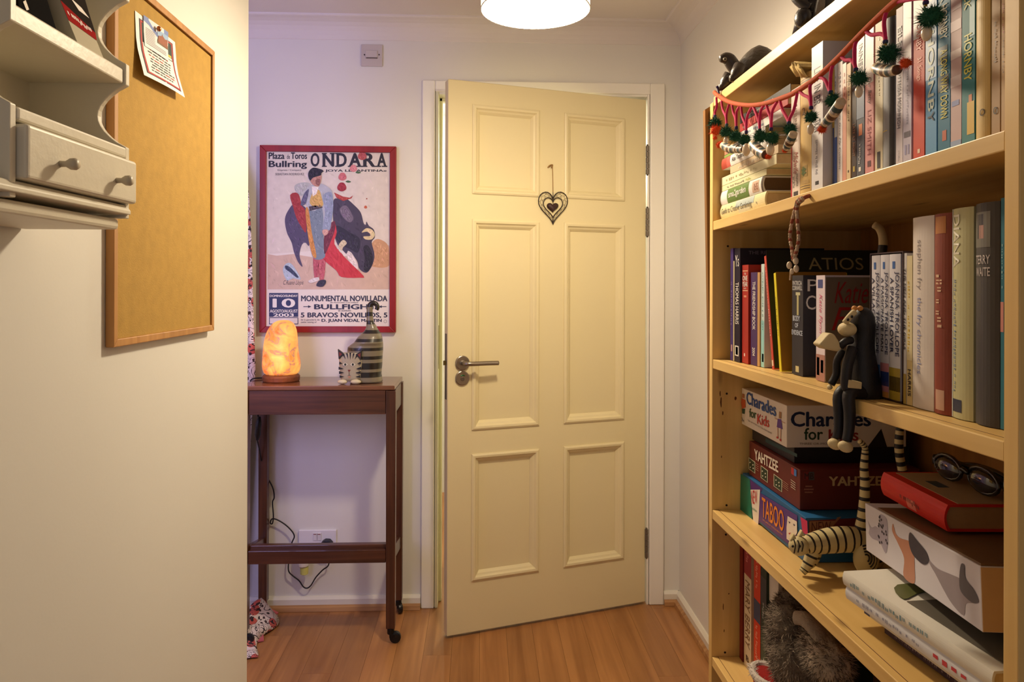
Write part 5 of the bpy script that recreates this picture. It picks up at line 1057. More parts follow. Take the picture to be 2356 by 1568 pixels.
# red hardback and the sunglasses on it
rb = pileflat('thick red hardback lying on the box of dogs', .560, .862, 1.018, .9660, .9985, .15, (210, 44, 30), hard=True, bulge=.14, rz=math.radians(-3), texts=[('~9', .35, .66, .25, .6, (120, 34, 26), 0)], blocks=[(.42, .56, .1, .5, (226, 120, 104))], page=M('page_tan', (176, 142, 100), .85, .1, 160))
g = G().box((.014, -.0166, .004), (.145, -.0160, .150)); part('cover_picture', g, tone((168, 148, 118)), rb, local=True)
g = G().box((.03, -.0170, .075), (.045, -.0166, .105)); part('cover_mark', g, tone((50, 66, 76)), rb, local=True)
sg = thing('sunglasses', 'folded black sunglasses lying on the thick red hardback', 'sunglasses', (.645, .93, .9990))
def sgp(p): return (p[0] + .012, p[1] + .135, p[2] + .0025)
sb = M('shiny_black', (22, 20, 22), .22, .1, 30, coat=.5)
for y in (.900, .970):
    part('lens', G().ell((.630, y, 1.0145), (.006, .028, .014), 18, 8), M('lens_dark', (28, 24, 26), .1, coat=.8), sg, smooth=True)
    part('rim', G().tube([(.630 + .002 * math.cos(t), y + .031 * math.cos(t), 1.0165 + .0155 * math.sin(t)) for t in [i * .3927 for i in range(16)]], .0026, 8, closed=True), sb, sg, smooth=True)
part('bridge', G().tube(catmull([sgp(q) for q in [(.617, .792, 1.016), (.615, .80, 1.020), (.617, .808, 1.016)]], 4), .0028, 8), sb, sg, smooth=True)
part('temple', G().tube(catmull([sgp(q) for q in [(.620, .870, 1.016), (.632, .868, 1.015), (.640, .82, 1.012), (.648, .76, 1.008), (.655, .715, 1.000)]], 5), [(.0028, .007)] * 21, 8), sb, sg, smooth=True)
part('temple', G().tube(catmull([sgp(q) for q in [(.620, .732, 1.016), (.630, .728, 1.016), (.645, .775, 1.017), (.655, .83, 1.013), (.665, .872, 1.004)]], 5), [(.0028, .007)] * 21, 8), sb, sg, smooth=True)
# ================================================================ carved animals
def loft(g, rings, seg=20, mi=0, pw=2.0):
    """rings of (centre, a-vector, b-vector); pw > 2 makes the section squarer"""
    k = len(g.v); n = len(rings)
    for c, a, b in rings:
        for j in range(seg):
            t = 2 * math.pi * j / seg; ct, st = math.cos(t), math.sin(t)
            q = (abs(ct) ** pw + abs(st) ** pw) ** (-1 / pw)
            g.v.append(V(c) + V(a) * (ct * q) + V(b) * (st * q))
    for i in range(n - 1):
        for j in range(seg):
            g.f.append([k + i * seg + j, k + i * seg + (j + 1) % seg, k + (i + 1) * seg + (j + 1) % seg, k + (i + 1) * seg + j]); g.m.append(mi(i) if callable(mi) else mi)
    g.f.append([k + j for j in range(seg)][::-1]); g.m.append(mi(0) if callable(mi) else mi)
    g.f.append([k + (n - 1) * seg + j for j in range(seg)]); g.m.append(mi(n - 2) if callable(mi) else mi)
    return g
catg = M('cat_grey', (122, 112, 92), .32, .14, 26, .1, coat=.3); catb = M('cat_black', (34, 28, 24), .32, .1, 30, coat=.3); catc = M('cat_cream', (206, 194, 162), .4, .1, 26, coat=.2)
# ---- grey striped cat on the trolley
YK = 2.700
tc_ = thing('cat_figurine', 'grey wooden cat with black stripes and raised tail on the trolley', 'figurine', onY(838, 878, 2.66) * 1.0)
tc_.location = V((onY(838, 878, YK).x, YK, TZ)); ORG[tc_.name] = V(tc_.location)
sil = [(877, 806, 880), (868, 804, 879), (860, 803, 877), (840, 801, 879), (817, 799, 880), (805, 799, 881), (798, 800, 881), (793, 806, 881), (787, 815, 881), (780, 820, 880), (773, 825, 879), (766, 833, 876), (760, 839, 872), (754, 842, 868), (748, 843, 865), (740, 843.5, 860), (730, 843.5, 858.5), (720, 843.5, 857.5), (712, 843.5, 857.5), (706, 844, 858)]
rings = []
for v, u0, u1 in sil:
    a, b_ = onY(u0, v, YK), onY(u1, v, YK); c = (a + b_) / 2; rx = (b_.x - a.x) / 2; ry = min(rx * 1.05, .05) if v > 790 else rx * .95
    z = max(c.z, TZ + .0005); rings.append((V((c.x, YK + (.0 if v < 790 else .006), z)), V((rx, 0, 0)), V((0, ry, 0))))
fine = []
for i in range(len(rings) - 1):
    for q in range(3):
        t = q / 3; A, B_ = rings[i], rings[i + 1]; fine.append(tuple(A[k_] * (1 - t) + B_[k_] * t for k_ in range(3)))
fine.append(rings[-1])
# black bands every few centimetres up the body and tail
def band(i):
    z = (fine[i][0].z - TZ) / .29; return 1 if (z * 9.2) % 1 > .60 else 0
loft_g = loft(G(), fine, 20, band, 2.4)
part('body', loft_g, [catg, catb], tc_, smooth=True)
tp = [onY(851, 708, YK), onY(852, 701, YK), onY(858, 697, YK), onY(865, 699, YK), onY(868.5, 706, YK), onY(866, 712, YK)]
tp = catmull(tp, 5); n = len(tp)
part('tail_tip', G().tube(tp, [.0105 - .003 * (i / n) for i in range(n)], 12), catb, tc_, smooth=True)
YF = 2.645                                            # flat carved face in front
hd_g = G(); hs = [(877, 783, 826), (868, 781, 829), (855, 780, 830), (840, 778.5, 832), (826, 778, 832), (818, 780, 831), (812, 785, 827)]
rg = []
for v, u0, u1 in hs:
    a, b_ = onY(u0, v, YF), onY(u1, v, YF); c = (a + b_) / 2; rg.append((V((c.x, YF + .020, max(c.z, TZ + .001))), V(((b_.x - a.x) / 2, 0, 0)), V((0, .020, 0))))
part('head', loft(hd_g, rg, 24, 0, 3.2), M('cat_face', (168, 156, 132), .36, .1, 40, coat=.25), tc_, smooth=True)
ff = lambda u, v: onY(u, v, YF - .0002)
for q in ([(777, 803), (779, 826), (792, 814)], [(832, 806), (831, 828), (818, 815)]):
    P = [ff(*p) for p in q]; part('ear', G().prism(P, (0, .014, 0)), catb, tc_, bev=.001); c = sum(P, V((0, 0, 0))) / 3
    g = G(); P2 = [c + (p - c) * .5 + V((0, -.0006, 0)) for p in P]; g.prism(P2, (0, .0005, 0)); part('ear_lining', g, M('ear_red', (120, 52, 40), .5), tc_)
def fd(name, pts, col, lay=1, sm=0): g = G(); gpoly(g, ff, pts, .0006 * lay, NB, sm); part(name, g, M('print_%d_%d_%d' % col, col, .45), tc_)
for q in ([(796, 812), (800, 812), (801, 826)], [(804, 811), (808, 811), (806, 828)], [(812, 812), (816, 813), (811, 826)], [(788, 815), (792, 814), (795, 826)], [(820, 815), (824, 817), (816, 827)],
          [(779, 843), (791, 848), (779, 850)], [(780, 853), (792, 857), (780, 860)], [(781, 863), (792, 866), (782, 869)], [(831, 843), (819, 848), (831, 850)], [(830, 853), (818, 857), (830, 860)], [(829, 863), (818, 866), (829, 869)], [(781, 831), (788, 836), (780, 838)], [(830, 831), (822, 836), (831, 838)]):
    fd('face_stripe', q, (28, 24, 22), 1)
for u in (794.5, 812):
    fd('eye', [(u - 6, 838), (u, 834), (u + 6, 838), (u, 842)], (206, 198, 176), 2, 4); fd('pupil', [(u - 2.5, 838), (u, 835), (u + 2.5, 838), (u, 841)], (34, 44, 30), 3, 4)
fd('nose', [(800, 850), (807, 850), (803.5, 856)], (120, 52, 40), 2); fd('mouth', [(803, 856), (804, 856), (804, 862), (809, 864), (803.5, 863), (798, 864), (803, 862)], (60, 40, 34), 2); fd('chin', [(800, 865), (808, 865), (804, 870)], (186, 130, 100), 2)
for u0, u1 in ((776, 799), (806, 831)):
    a, b_ = onY(u0, 879, YF), onY(u1, 866, YF); part('paw', G().ell(((a.x + b_.x) / 2, YF + .002, TZ + .0085), ((b_.x - a.x) / 2, .012, .0085), 14, 8), catc, tc_, smooth=True)
# ---- black ape sitting on the middle shelf edge
YA = .930
ya_ = lambda u, v, y=YA: onY(u, v, y)
ape = thing('ape_figurine', 'black wooden ape sitting on the middle shelf edge with cream feet dangling', 'figurine', ya_(1985, 920))
apm = M('ape_black', (24, 22, 27), .5, .12, 40, .1); apc = M('ape_cream', (206, 186, 140), .6, .1, 40, .15)
ps = lambda px: px * YA / FPX
rings = []
for v, u0, u1, dp in ((916, 1944, 2027, .020), (908, 1942, 2026, .024), (895, 1946, 2022, .025), (870, 1948, 2017, .024), (840, 1950, 2012, .022), (815, 1951, 2008, .020), (795, 1954, 2007, .018), (778, 1960, 2008, .016), (765, 1962, 2008, .017), (745, 1957, 2008, .019), (728, 1956, 2006, .019), (715, 1962, 2000, .016), (707, 1972, 1992, .010)):
    a, b_ = ya_(u0, v), ya_(u1, v); rings.append(((a + b_) / 2, V(((b_.x - a.x) / 2, 0, 0)), V((0, dp, 0))))
fr = []
for i in range(len(rings) - 1):
    for q in range(2): fr.append(tuple(rings[i][k_] * (1 - q / 2) + rings[i + 1][k_] * (q / 2) for k_ in range(3)))
fr.append(rings[-1])
part('body', loft(G(), fr, 18, 0, 2.3), apm, ape, smooth=True)
part('muzzle', G().ell(ya_(1949, 757, YA - .006), (ps(20), .014, ps(17)), 16, 10), apc, ape, smooth=True)
part('brow', G().tube(catmull([ya_(1944, 742, YA - .012), ya_(1955, 728, YA - .016), ya_(1966, 717, YA - .014)], 4), [ps(7)] * 9, 10), apc, ape, smooth=True)
for u, v in ((1951, 735), (1960, 728)): part('eye', G().ell(ya_(u, v, YA - .020), (ps(3.2), ps(3), ps(3.6)), 10, 6), INK(), ape, smooth=True)
for u, v in ((1966, 709), (1979, 709)): part('ear', G().ell(ya_(u, v, YA - .010), (ps(6.5), .004, ps(6.5)), 12, 8), M('ear_orange', (206, 140, 70), .6), ape, smooth=True)
for k_, lp, ft in ((-.011, [(1985, 905), (1966, 897), (1953, 911), (1955, 950), (1953, 990), (1948, 1014)], (1945, 1027)), (.009, [(1975, 903), (1946, 897), (1931, 912), (1931, 950), (1930, 985), (1925, 1008)], (1921, 1021))):
    y = YA - .004 + k_; P = catmull([ya_(u, v, y - .010 * min(1, i / 2)) for i, (u, v) in enumerate(lp)], 4)
    part('leg', G().tube(P, [ps(17) - ps(7) * (i / len(P)) for i in range(len(P))], 12), apm, ape, smooth=True)
    part('foot', G().ell(ya_(*ft, y - .012), (ps(17), .0085, ps(13)), 14, 8, rot=Matrix.Rotation(.35, 3, 'Y')), apc, ape, smooth=True)
P = catmull([ya_(1962, 800, YA - .018), ya_(1950, 840, YA - .024), ya_(1946, 880, YA - .022), ya_(1950, 893, YA - .022)], 4)
part('arm', G().tube(P, [ps(12)] * len(P), 10), apm, ape, smooth=True)
P = catmull([ya_(1940, 805, YA + .012), ya_(1926, 830, YA + .016), ya_(1924, 860, YA + .018), ya_(1912, 884, YA + .018)], 4)
part('arm', G().tube(P, [ps(9)] * len(P), 10), apm, ape, smooth=True)
part('hand', G().ell(ya_(1909, 890, YA + .018), (ps(6), .005, ps(6)), 10, 6), apc, ape, smooth=True)
P = [ya_(1953, 873, YA - .030), ya_(1984, 879, YA - .030), ya_(1983, 895, YA - .030), ya_(1952, 892, YA - .030)]
part('hand', G().prism(P, (0, .016, 0)), apc, ape, bev=.001)
P = [ya_(1910, 765, YA - .016), ya_(1921, 768, YA - .016), ya_(1941, 800, YA - .016), ya_(1930, 809, YA - .016), ya_(1900, 803, YA - .016), ya_(1885, 793, YA - .016)]
part('held_leaf', G().prism(P, (0, .022, 0)), apc, ape, bev=.003, seg=3, label='cream carved wedge the ape holds up')
P = catmull([ya_(1958, 782, YA - .012), ya_(1944, 786, YA - .016), ya_(1934, 796, YA - .012)], 4)
part('arm', G().tube(P, [ps(9)] * len(P), 10), apm, ape, smooth=True)
# ---- cream striped cat stretching in front of the games
YC = 1.130; yc_ = lambda u, v, y=YC: onY(u, v, y); pc_ = lambda px: px * YC / FPX
st = thing('cat_figurine', 'cream carved cat with thin black stripes stretching in front of the games', 'figurine', V((yc_(1920, 1320).x, YC, zs(.805, YC))))
crm = M('stripe_cream', (206, 190, 140), .42, .1, 40, coat=.2); blk_ = M('stripe_black', (30, 24, 22), .42, .1, 40)
def striped(name, pts, rad, par, per=4, n=10, seg=14, lead=0, thin=True):
    P = catmull(pts, n); m_ = len(P); k_ = len(rad); R_ = []
    for i in range(m_):
        q = i / (m_ - 1) * (k_ - 1); a = int(min(q, k_ - 2)); R_.append(rad[a] + (rad[a + 1] - rad[a]) * (q - a))
    return part(name, G().tube(P, R_, seg, lambda i: 1 if (i + lead) % per == 0 else 0), [crm, blk_], par, smooth=True)
zc = zs(.805, YC)
bp_ = [yc_(1842, 1262, YC - .012), yc_(1856, 1252, YC - .010), yc_(1880, 1248, YC - .004), yc_(1915, 1242), yc_(1950, 1240), yc_(1975, 1243), yc_(1998, 1256), yc_(2014, 1272)]
striped('body', bp_, [pc_(15), pc_(20), pc_(26), pc_(30), pc_(30), pc_(29), pc_(26), pc_(16)], st, 4, 7, 18)
part('head', G().ell(yc_(1838, 1255, YC - .020), (pc_(23), .014, pc_(22)), 18, 12), [crm], st, smooth=True)
for u, v in ((1826, 1234), (1845, 1226)):
    P = [yc_(u - 8, v + 9, YC - .022), yc_(u + 1, v - 7, YC - .022), yc_(u + 9, v + 7, YC - .022)]; part('ear', G().prism(P, (0, .008, 0)), crm, st, bev=.0015)
for i in range(3):
    a = 1826 + i * 9; P = [yc_(a, 1240 + i * 2, YC - .0345), yc_(a + 4, 1254, YC - .036), yc_(a + 1, 1272 - i * 2, YC - .0335)]; part('face_stripe', G().tube(catmull(P, 3), .0009, 6), blk_, st)
for u in (1824, 1840): part('eye', G().ell(yc_(u, 1256, YC - .0345), (pc_(3), .0015, pc_(3)), 8, 6), INK(), st, smooth=True)
f1 = onZ(1846, 1320, zc + .004); f2 = onZ(1866, 1316, zc + .004)
striped('front_leg', [yc_(1874, 1258, YC - .004), yc_(1864, 1285, YC - .004), yc_(1852, 1308, YC - .004), V((f1.x, YC - .004, zc + .006))], [pc_(17), pc_(14), pc_(10), pc_(8)], st, 4, 6, 12)
striped('front_leg', [yc_(1880, 1258, YC + .018), yc_(1872, 1285, YC + .018), yc_(1862, 1300, YC + .018), V((f2.x - .006, YC + .018, zc + .006))], [pc_(15), pc_(13), pc_(9), pc_(7)], st, 4, 6, 12)
part('haunch', G().ell(yc_(1993, 1284, YC - .016), (pc_(30), .014, pc_(38)), 18, 12), [crm], st, smooth=True)
for i in range(4):
    r = 9 + i * 7; P = [yc_(1993 + r * .8 * math.cos(t), 1284 + r * math.sin(t), YC - .0305 + .00035 * i * i * 1.0) for t in [math.radians(a) for a in range(-110, 61, 17)]]; part('haunch_stripe', G().tube(P, .0013, 6), blk_, st)
part('foot', G().ell(V((yc_(1986, 1320).x, YC - .016, zc + .0065)), (pc_(24), .011, .0065), 14, 8), crm, st, smooth=True)
part('foot', G().ell(V((yc_(2010, 1318).x, YC + .018, zc + .0065)), (pc_(24), .011, .0065), 14, 8), crm, st, smooth=True)
striped('hind_leg', [yc_(2004, 1262, YC + .016), yc_(2016, 1290, YC + .018), V((yc_(2010, 1318).x, YC + .018, zc + .008))], [pc_(22), pc_(18), pc_(9)], st, 4, 6, 12)
striped('tail', [yc_(1990, 1250), yc_(1982, 1222), yc_(1986, 1190), yc_(1989, 1150), yc_(1990, 1110), yc_(1988, 1075), yc_(1990, 1045), yc_(1990, 1030), yc_(1984, 1020), yc_(1977, 1014)], [pc_(22), pc_(16), pc_(14), pc_(12), pc_(11), pc_(9.5), pc_(8), pc_(7), pc_(6.5), pc_(5.5)], st, 3, 5, 14)
# ---- its twin behind the near pile: only the tail shows
YT = 1.12; zc2 = zs(.805, YT)
yt_ = lambda u, v, y=YT: onY(u, v, y); pt2 = lambda px: px * YT / FPX
s2 = thing('cat_figurine', 'black and cream striped cat whose tail rises behind the red hardback', 'figurine', V((yt_(2075, 1300).x, YT, zc2)))
striped('tail', [yt_(2078, 1250), yt_(2080, 1180), yt_(2078, 1110), yt_(2076, 1080), yt_(2070, 1050), yt_(2068, 1020), yt_(2070, 990), yt_(2072, 972)], [pt2(12), pt2(11.5), pt2(11), pt2(10.5), pt2(10), pt2(10), pt2(9), pt2(7)], s2, 2, 3, 14)
x_ = yt_(2078, 1250).x
striped('body', [V((x_ - .004, YT, zc2 + .060)), V((x_ + .02, YT, zc2 + .066)), V((x_ + .05, YT, zc2 + .064)), V((x_ + .075, YT, zc2 + .05))], [.018, .022, .022, .014], s2, 3, 5, 14)
for dx_ in (.006, .066):
    for dy_ in (-.012, .012): striped('leg', [V((x_ + dx_, YT + dy_, zc2 + .055)), V((x_ + dx_, YT + dy_, zc2 + .03)), V((x_ + dx_, YT + dy_, zc2 + .0005))], [.011, .008, .007], s2, 3, 4, 10)
part('head', G().ell((x_ + .088, YT, zc2 + .052), (.020, .018, .018), 16, 10), crm, s2, smooth=True)
# ---- figure behind the slipcase: a curled tail shows above the books
YV = .90; XV = .66
t3 = thing('cat_figurine', 'dark carved cat behind the slipcase, only its pale curled tail showing', 'figurine', V((XV, 1.06, zs(1.11, 1.06))))
yv_ = lambda u, v: onY(u, v, 1.06)
P = catmull([yv_(2030, 640), yv_(2032, 600), yv_(2030, 580), yv_(2032, 560), yv_(2030, 540), yv_(2022, 524), yv_(2011, 517)], 5)
n = len(P)
part('tail', G().tube(P, [.0072 - .002 * (i / n) for i in range(n)], 12, lambda i: 1 if i < 14 else 0), [M('tail_pale', (188, 168, 130), .5), blk_], t3, smooth=True)
q = P[0]; z3 = zs(1.11, 1.06)
loft(lg := G(), [(V((q.x + .012, 1.06, z3)), V((.030, 0, 0)), V((0, .028, 0))), (V((q.x + .014, 1.06, z3 + .03)), V((.032, 0, 0)), V((0, .03, 0))), (V((q.x + .01, 1.06, z3 + .08)), V((.024, 0, 0)), V((0, .022, 0))), (V((q.x + .004, 1.06, q.z)), V((.010, 0, 0)), V((0, .010, 0)))], 16)
part('body', lg, blk_, t3, smooth=True)
# ---- tortoise on top of the bookcase
YT2 = 1.400; yq_ = lambda u, v, y=YT2: onY(u, v, y); pq = lambda px: px * YT2 / FPX
tor = thing('tortoise_figurine', 'dark carved tortoise with raised head on top of the bookcase', 'figurine', V((yq_(1722, 190).x, YT2, 1.6412)))
tm = M('tortoise_shell', (62, 54, 46), .38, .35, 70, .5, coat=.2, bsc=150); ts = M('tortoise_skin', (58, 48, 42), .34, .15, 40, .2, coat=.2)
shc = yq_(1735, 155); zb_ = 1.6412
g = G(); rings = []
for i in range(11):
    t = i / 10; z = zb_ + .010 + (yq_(1720, 104).z - zb_ - .010) * t; r = math.cos(t * math.pi / 2) ** .62
    rings.append((V((shc.x + .010, YT2, z)), V((pq(62) * max(r, .05), 0, 0)), V((0, .045 * max(r, .05), 0))))
part('shell', loft(g, rings, 24, 0, 2.2), tm, tor, smooth=True)
g = G()
for i in range(5):
    a = i / 4; 
    for s_ in (-1, 1): g.tube(catmull([V((shc.x + .010 + pq(46) * (a * 2 - 1), YT2 + s_ * .030 * math.cos((a - .5) * 2), zb_ + .016)), V((shc.x + .010 + pq(40) * (a * 2 - 1), YT2 + s_ * .026 * math.cos((a - .5) * 2), zb_ + .045)), V((shc.x + .010 + pq(24) * (a * 2 - 1), YT2 + s_ * .012, zb_ + .066))], 3), .0012, 5)
part('shell_ridge', g, M('shell_groove', (36, 30, 26), .5), tor)
P = catmull([yq_(1712, 160), yq_(1700, 165), yq_(1688, 152), yq_(1678, 138), yq_(1668, 134), yq_(1656, 136)], 4)
n = len(P); rr_ = [17, 17, 16, 15.5, 13.5, 7]
R_ = [pq(rr_[min(int(i / (n - 1) * 5), 4)] + (rr_[min(int(i / (n - 1) * 5), 4) + 1] - rr_[min(int(i / (n - 1) * 5), 4)]) * (i / (n - 1) * 5 - min(int(i / (n - 1) * 5), 4))) for i in range(n)]
part('head', G().tube(P, R_, 14), ts, tor, smooth=True)
part('eye', G().ell(yq_(1668, 136, YT2 - .0105), (pq(4.5), .002, pq(4.5)), 12, 8), M('eye_ring', (150, 140, 120), .3), tor, smooth=True)
part('pupil', G().ell(yq_(1668, 136, YT2 - .0125), (pq(2.4), .001, pq(2.4)), 10, 6), INK(), tor, smooth=True)
for x, y in ((-.036, -.028), (-.036, .028), (.052, -.028), (.052, .028)):
    part('leg', G().tube([V((shc.x + x, YT2 + y, zb_ + .03)), V((shc.x + x - .010, YT2 + y * 1.12, zb_ + .014)), V((shc.x + x - .016, YT2 + y * 1.15, zb_ + .0075)), V((shc.x + x - .022, YT2 + y * 1.15, zb_ + .0065))], [.014, .012, .0075, .006], 12), ts, tor, smooth=True)
# ---- dark seated figure on top of the bookcase
YG = 1.10; yg_ = lambda u, v, y=YG: onY(u, v, y); pg = lambda px: px * YG / FPX
fg = thing('tribal_figurine', 'dark carved seated figure with a pale patterned front on the bookcase top', 'figurine', V((yg_(1878, 40).x, YG, 1.6412)))
dk = M('ebony', (34, 28, 30), .3, .15, 40, .15, coat=.3); pl = M('carved_pale', (150, 140, 130), .6, .3, 160, .6)
x0 = yg_(1878, 40).x; g = G()
zz = 1.6412
rings = [(V((x0 + .004, YG, zz)), V((.040, 0, 0)), V((0, .030, 0))), (V((x0 + .004, YG, zz + .025)), V((.034, 0, 0)), V((0, .028, 0))), (V((x0 + .005, YG, zz + .06)), V((.026, 0, 0)), V((0, .022, 0))), (V((x0 + .004, YG, zz + .09)), V((.028, 0, 0)), V((0, .022, 0))), (V((x0 + .003, YG, zz + .11)), V((.012, 0, 0)), V((0, .012, 0))), (V((x0 + .002, YG, zz + .125)), V((.018, 0, 0)), V((0, .018, 0))), (V((x0 + .002, YG, zz + .155)), V((.019, 0, 0)), V((0, .019, 0))), (V((x0 + .002, YG, zz + .172)), V((.006, 0, 0)), V((0, .006, 0)))]
part('body', loft(g, rings, 18), dk, fg, smooth=True)
P = [V((yg_(u, v).x, YG - .032, yg_(u, v).z)) for u, v in ((1866, -40), (1876, -40), (1878, 0), (1877, 30), (1866, 64), (1850, 66), (1856, 40), (1864, 5))]
part('carved_apron', G().prism(P, (0, .010, 0)), pl, fg, bev=.002)
for i in range(4):
    a = yg_(1866 - i * 3, 2 + i * 14, YG - .033); part('apron_groove', G().tube([a + V((-.004, -.0002, 0)), a + V((.008, -.0002, .003))], .0009, 5), INK(), fg)
for sx_ in (-1, 1):
    P = catmull([V((x0 + sx_ * .026, YG - .004, zz + .088)), V((x0 + sx_ * .038, YG - .012, zz + .055)), V((x0 + sx_ * .030, YG - .026, zz + .034)), V((x0 + sx_ * .024, YG - .030, zz + .028))], 4)
    part('arm', G().tube(P, .008, 10), dk, fg, smooth=True)
    part('knee', G().ell((x0 + sx_ * .030, YG - .022, zz + .016), (.012, .016, .0155), 14, 8), dk, fg, smooth=True)
# ================================================================ garland along the bookcase
XG = .461; gx = lambda u, v, dx=0: onX(u, v, XG + dx)
gar = thing('garland', 'orange cord garland with pink threads, green pompoms, shells and beads across the bookcase', 'garland', gx(1724, 242))
org = M('cord_orange', (196, 78, 18), .8, .2, 160, .4); pnk = M('thread_pink', (206, 34, 96), .8, .15, 160, .3); grn = M('pompom_green', (26, 84, 58), .9, .25, 120); prp = M('knot_purple', (52, 36, 92), .8); gold = M('gold_bead', (206, 160, 60), .25, metal=.9)
orb = M('pompom_orange', (214, 78, 24), .9, .2, 120); shl = M('cowrie', (222, 204, 178), .25, .12, 60, coat=.4); slit = M('cowrie_slit', (70, 50, 40), .6); beadm_ = [M('bead_cream', (206, 186, 156), .4), M('bead_teal', (50, 74, 78), .4), M('bead_brown', (92, 58, 36), .45), M('bead_silver', (176, 170, 168), .25, metal=.5)]
cp = [(1644, 212), (1651, 219), (1668, 230), (1690, 238), (1724, 242), (1760, 238), (1800, 225), (1830, 212), (1880, 178), (1930, 132), (1985, 75), (2040, 22), (2080, -12), (2140, -58), (2200, -100)]
cpw = catmull([gx(*p) for p in cp], 8)
part('cord', G().tube(cpw, .0040, 10), org, gar, smooth=True)
part('fixing_pin', G().lathe([(.0016, 0), (.0016, .012), (.003, .013), (.003, .016)], gx(1646, 216) + V((.008, 0, .0)), (-.3, 0, 1), 8), prp, gar)
rs = random.Random(11)
def pompom(c, r, mat, par, nm='pompom', n=150):
    g = G(); g.ell(c, (r * .72, r * .72, r * .62), 10, 7)
    for i in range(n * 3):
        d = V((rs.gauss(0, 1), rs.gauss(0, 1), rs.gauss(0, .8))).normalized(); e = V(c) + (d + V((rs.gauss(0, .22), rs.gauss(0, .22), rs.gauss(0, .22)))) * r * rs.uniform(.75, 1.06); a = d.orthogonal().normalized(); a = (a * math.cos(i) + d.cross(a) * math.sin(i)) * r * .045; s = V(c) + d * r * .55
        g.add([s + a, s - a, e], [(0, 1, 2)])
    return part(nm, g, mat, par)
def shell(c, r, par):
    sh = part('cowrie_shell', G().ell(c, (r * .62, r * .72, r * 1.0), 16, 12), shl, par, smooth=True)
    part('shell_slit', G().tube(catmull([V(c) + V((-r * .6, r * .1, r * .7)), V(c) + V((-r * .66, 0, 0)), V(c) + V((-r * .6, -r * .1, -r * .7))], 3), r * .10, 6), slit, sh) if False else None
    return sh
def strand(a, b_, r, par):
    a, b_ = V(a), V(b_); n = 14; P = [a + (b_ - a) * (i / n) + V((0, 0, -.10 * (b_ - a).length * math.sin(math.pi * i / n) * .5)) for i in range(n + 1)]
    R_ = [r * (.55 + .55 * math.sin(math.pi * (.25 + .6 * i / n))) for i in range(n + 1)]
    return part('beaded_roll', G().tube(P, R_, 12, lambda i: (0, 0, 1, 1, 3, 0, 2, 2, 0, 1, 1, 3, 0, 2)[i % 14]), beadm_, par, smooth=True)
def pend(legs, knot, pom, pr, extra):
    g = G()
    for l in legs: g.tube(catmull([gx(*p) for p in l] + [gx(*knot, -.001)], 4), .0024, 8)
    t = part('pink_thread', g, pnk, gar, smooth=True)
    k = gx(*knot, -.001); sc = k.y / FPX
    part('knot', G().lathe([(.0022, -4 * sc), (.0030, -3 * sc), (.0030, 3 * sc), (.0022, 4 * sc)], k, seg=10), prp, t, smooth=True)
    part('gold_bead', G().lathe([(.0014, -9 * sc), (.0018, -7 * sc), (.0014, -4.5 * sc)], k, seg=8), gold, t)
    c = gx(*pom, -.004); s2_ = c.y / FPX
    pompom(c, pr * 1.22 * s2_, grn, t, n=260)
    for e in extra:
        if e[0] == 'shell': c2 = gx(*e[1], -.004); shell(c2, e[2] * c2.y / FPX, t)
        elif e[0] == 'roll': a, b_ = gx(*e[1], -.006), gx(*e[2], -.006); strand(a, b_, e[3] * a.y / FPX, t)
        else: c2 = gx(*e[1], -.006); pompom(c2, e[2] * 1.25 * c2.y / FPX, orb, t, 'orange_tuft', 150)
pend([[(1648, 224), (1649, 245), (1645, 258)]], (1645, 268), (1645, 284), 14, [('tuft', (1647, 300), 12), ('tuft', (1645, 317), 5)])
pend([[(1660, 232), (1663, 252), (1670, 268)], [(1678, 238), (1673, 255), (1671, 268)]], (1672, 288), (1670, 303), 13, [('shell', (1670, 323), 9), ('roll', (1664, 334), (1700, 341), 9), ('tuft', (1657, 333), 9)])
pend([[(1684, 240), (1687, 258), (1692, 272)], [(1702, 244), (1695, 256), (1694, 272)]], (1694, 294), (1692, 313), 14, [('roll', (1686, 338), (1712, 342), 8)])
pend([[(1705, 244), (1708, 268), (1715, 286)], [(1730, 245), (1720, 266), (1717, 286)]], (1717, 304), (1712, 321), 14, [('shell', (1717, 344), 15)])
pend([[(1733, 245), (1740, 262), (1746, 280)], [(1758, 241), (1750, 256), (1748, 280)]], (1748, 300), (1749, 314), 15, [('roll', (1732, 332), (1764, 356), 12), ('tuft', (1768, 360), 7)])
pend([[(1763, 240), (1768, 258), (1773, 272)], [(1789, 232), (1778, 252), (1775, 272)]], (1774, 297), (1777, 317), 15, [('shell', (1772, 344), 15)])
pend([[(1794, 230), (1800, 252), (1812, 274)], [(1835, 210), (1827, 250), (1817, 272)]], (1815, 283), (1818, 298), 14, [('roll', (1826, 306), (1808, 342), 10), ('tuft', (1806, 346), 6)])
pend([[(1838, 208), (1848, 218), (1862, 226)], [(1880, 180), (1864, 196), (1865, 226)]], (1866, 248), (1866, 269), 14, [('shell', (1865, 297), 13)])
pend([[(1884, 176), (1898, 184), (1907, 204)], [(1931, 132), (1914, 155), (1910, 200)]], (1911, 212), (1916, 230), 16, [('roll', (1936, 232), (1896, 286), 12), ('tuft', (1891, 297), 10)])
pend([[(1935, 129), (1945, 138), (1958, 138), (1966, 148)], [(1985, 75), (1968, 100), (1966, 140)]], (1969, 160), (1976, 180), 18, [('shell', (1976, 211), 14)])
pend([[(1991, 70), (2004, 80), (2025, 78), (2036, 84)], [(2040, 24), (2034, 50), (2036, 80)]], (2037, 96), (2043, 123), 22, [('roll', (2015, 156), (2066, 160), 13), ('tuft', (2084, 145), 13)])
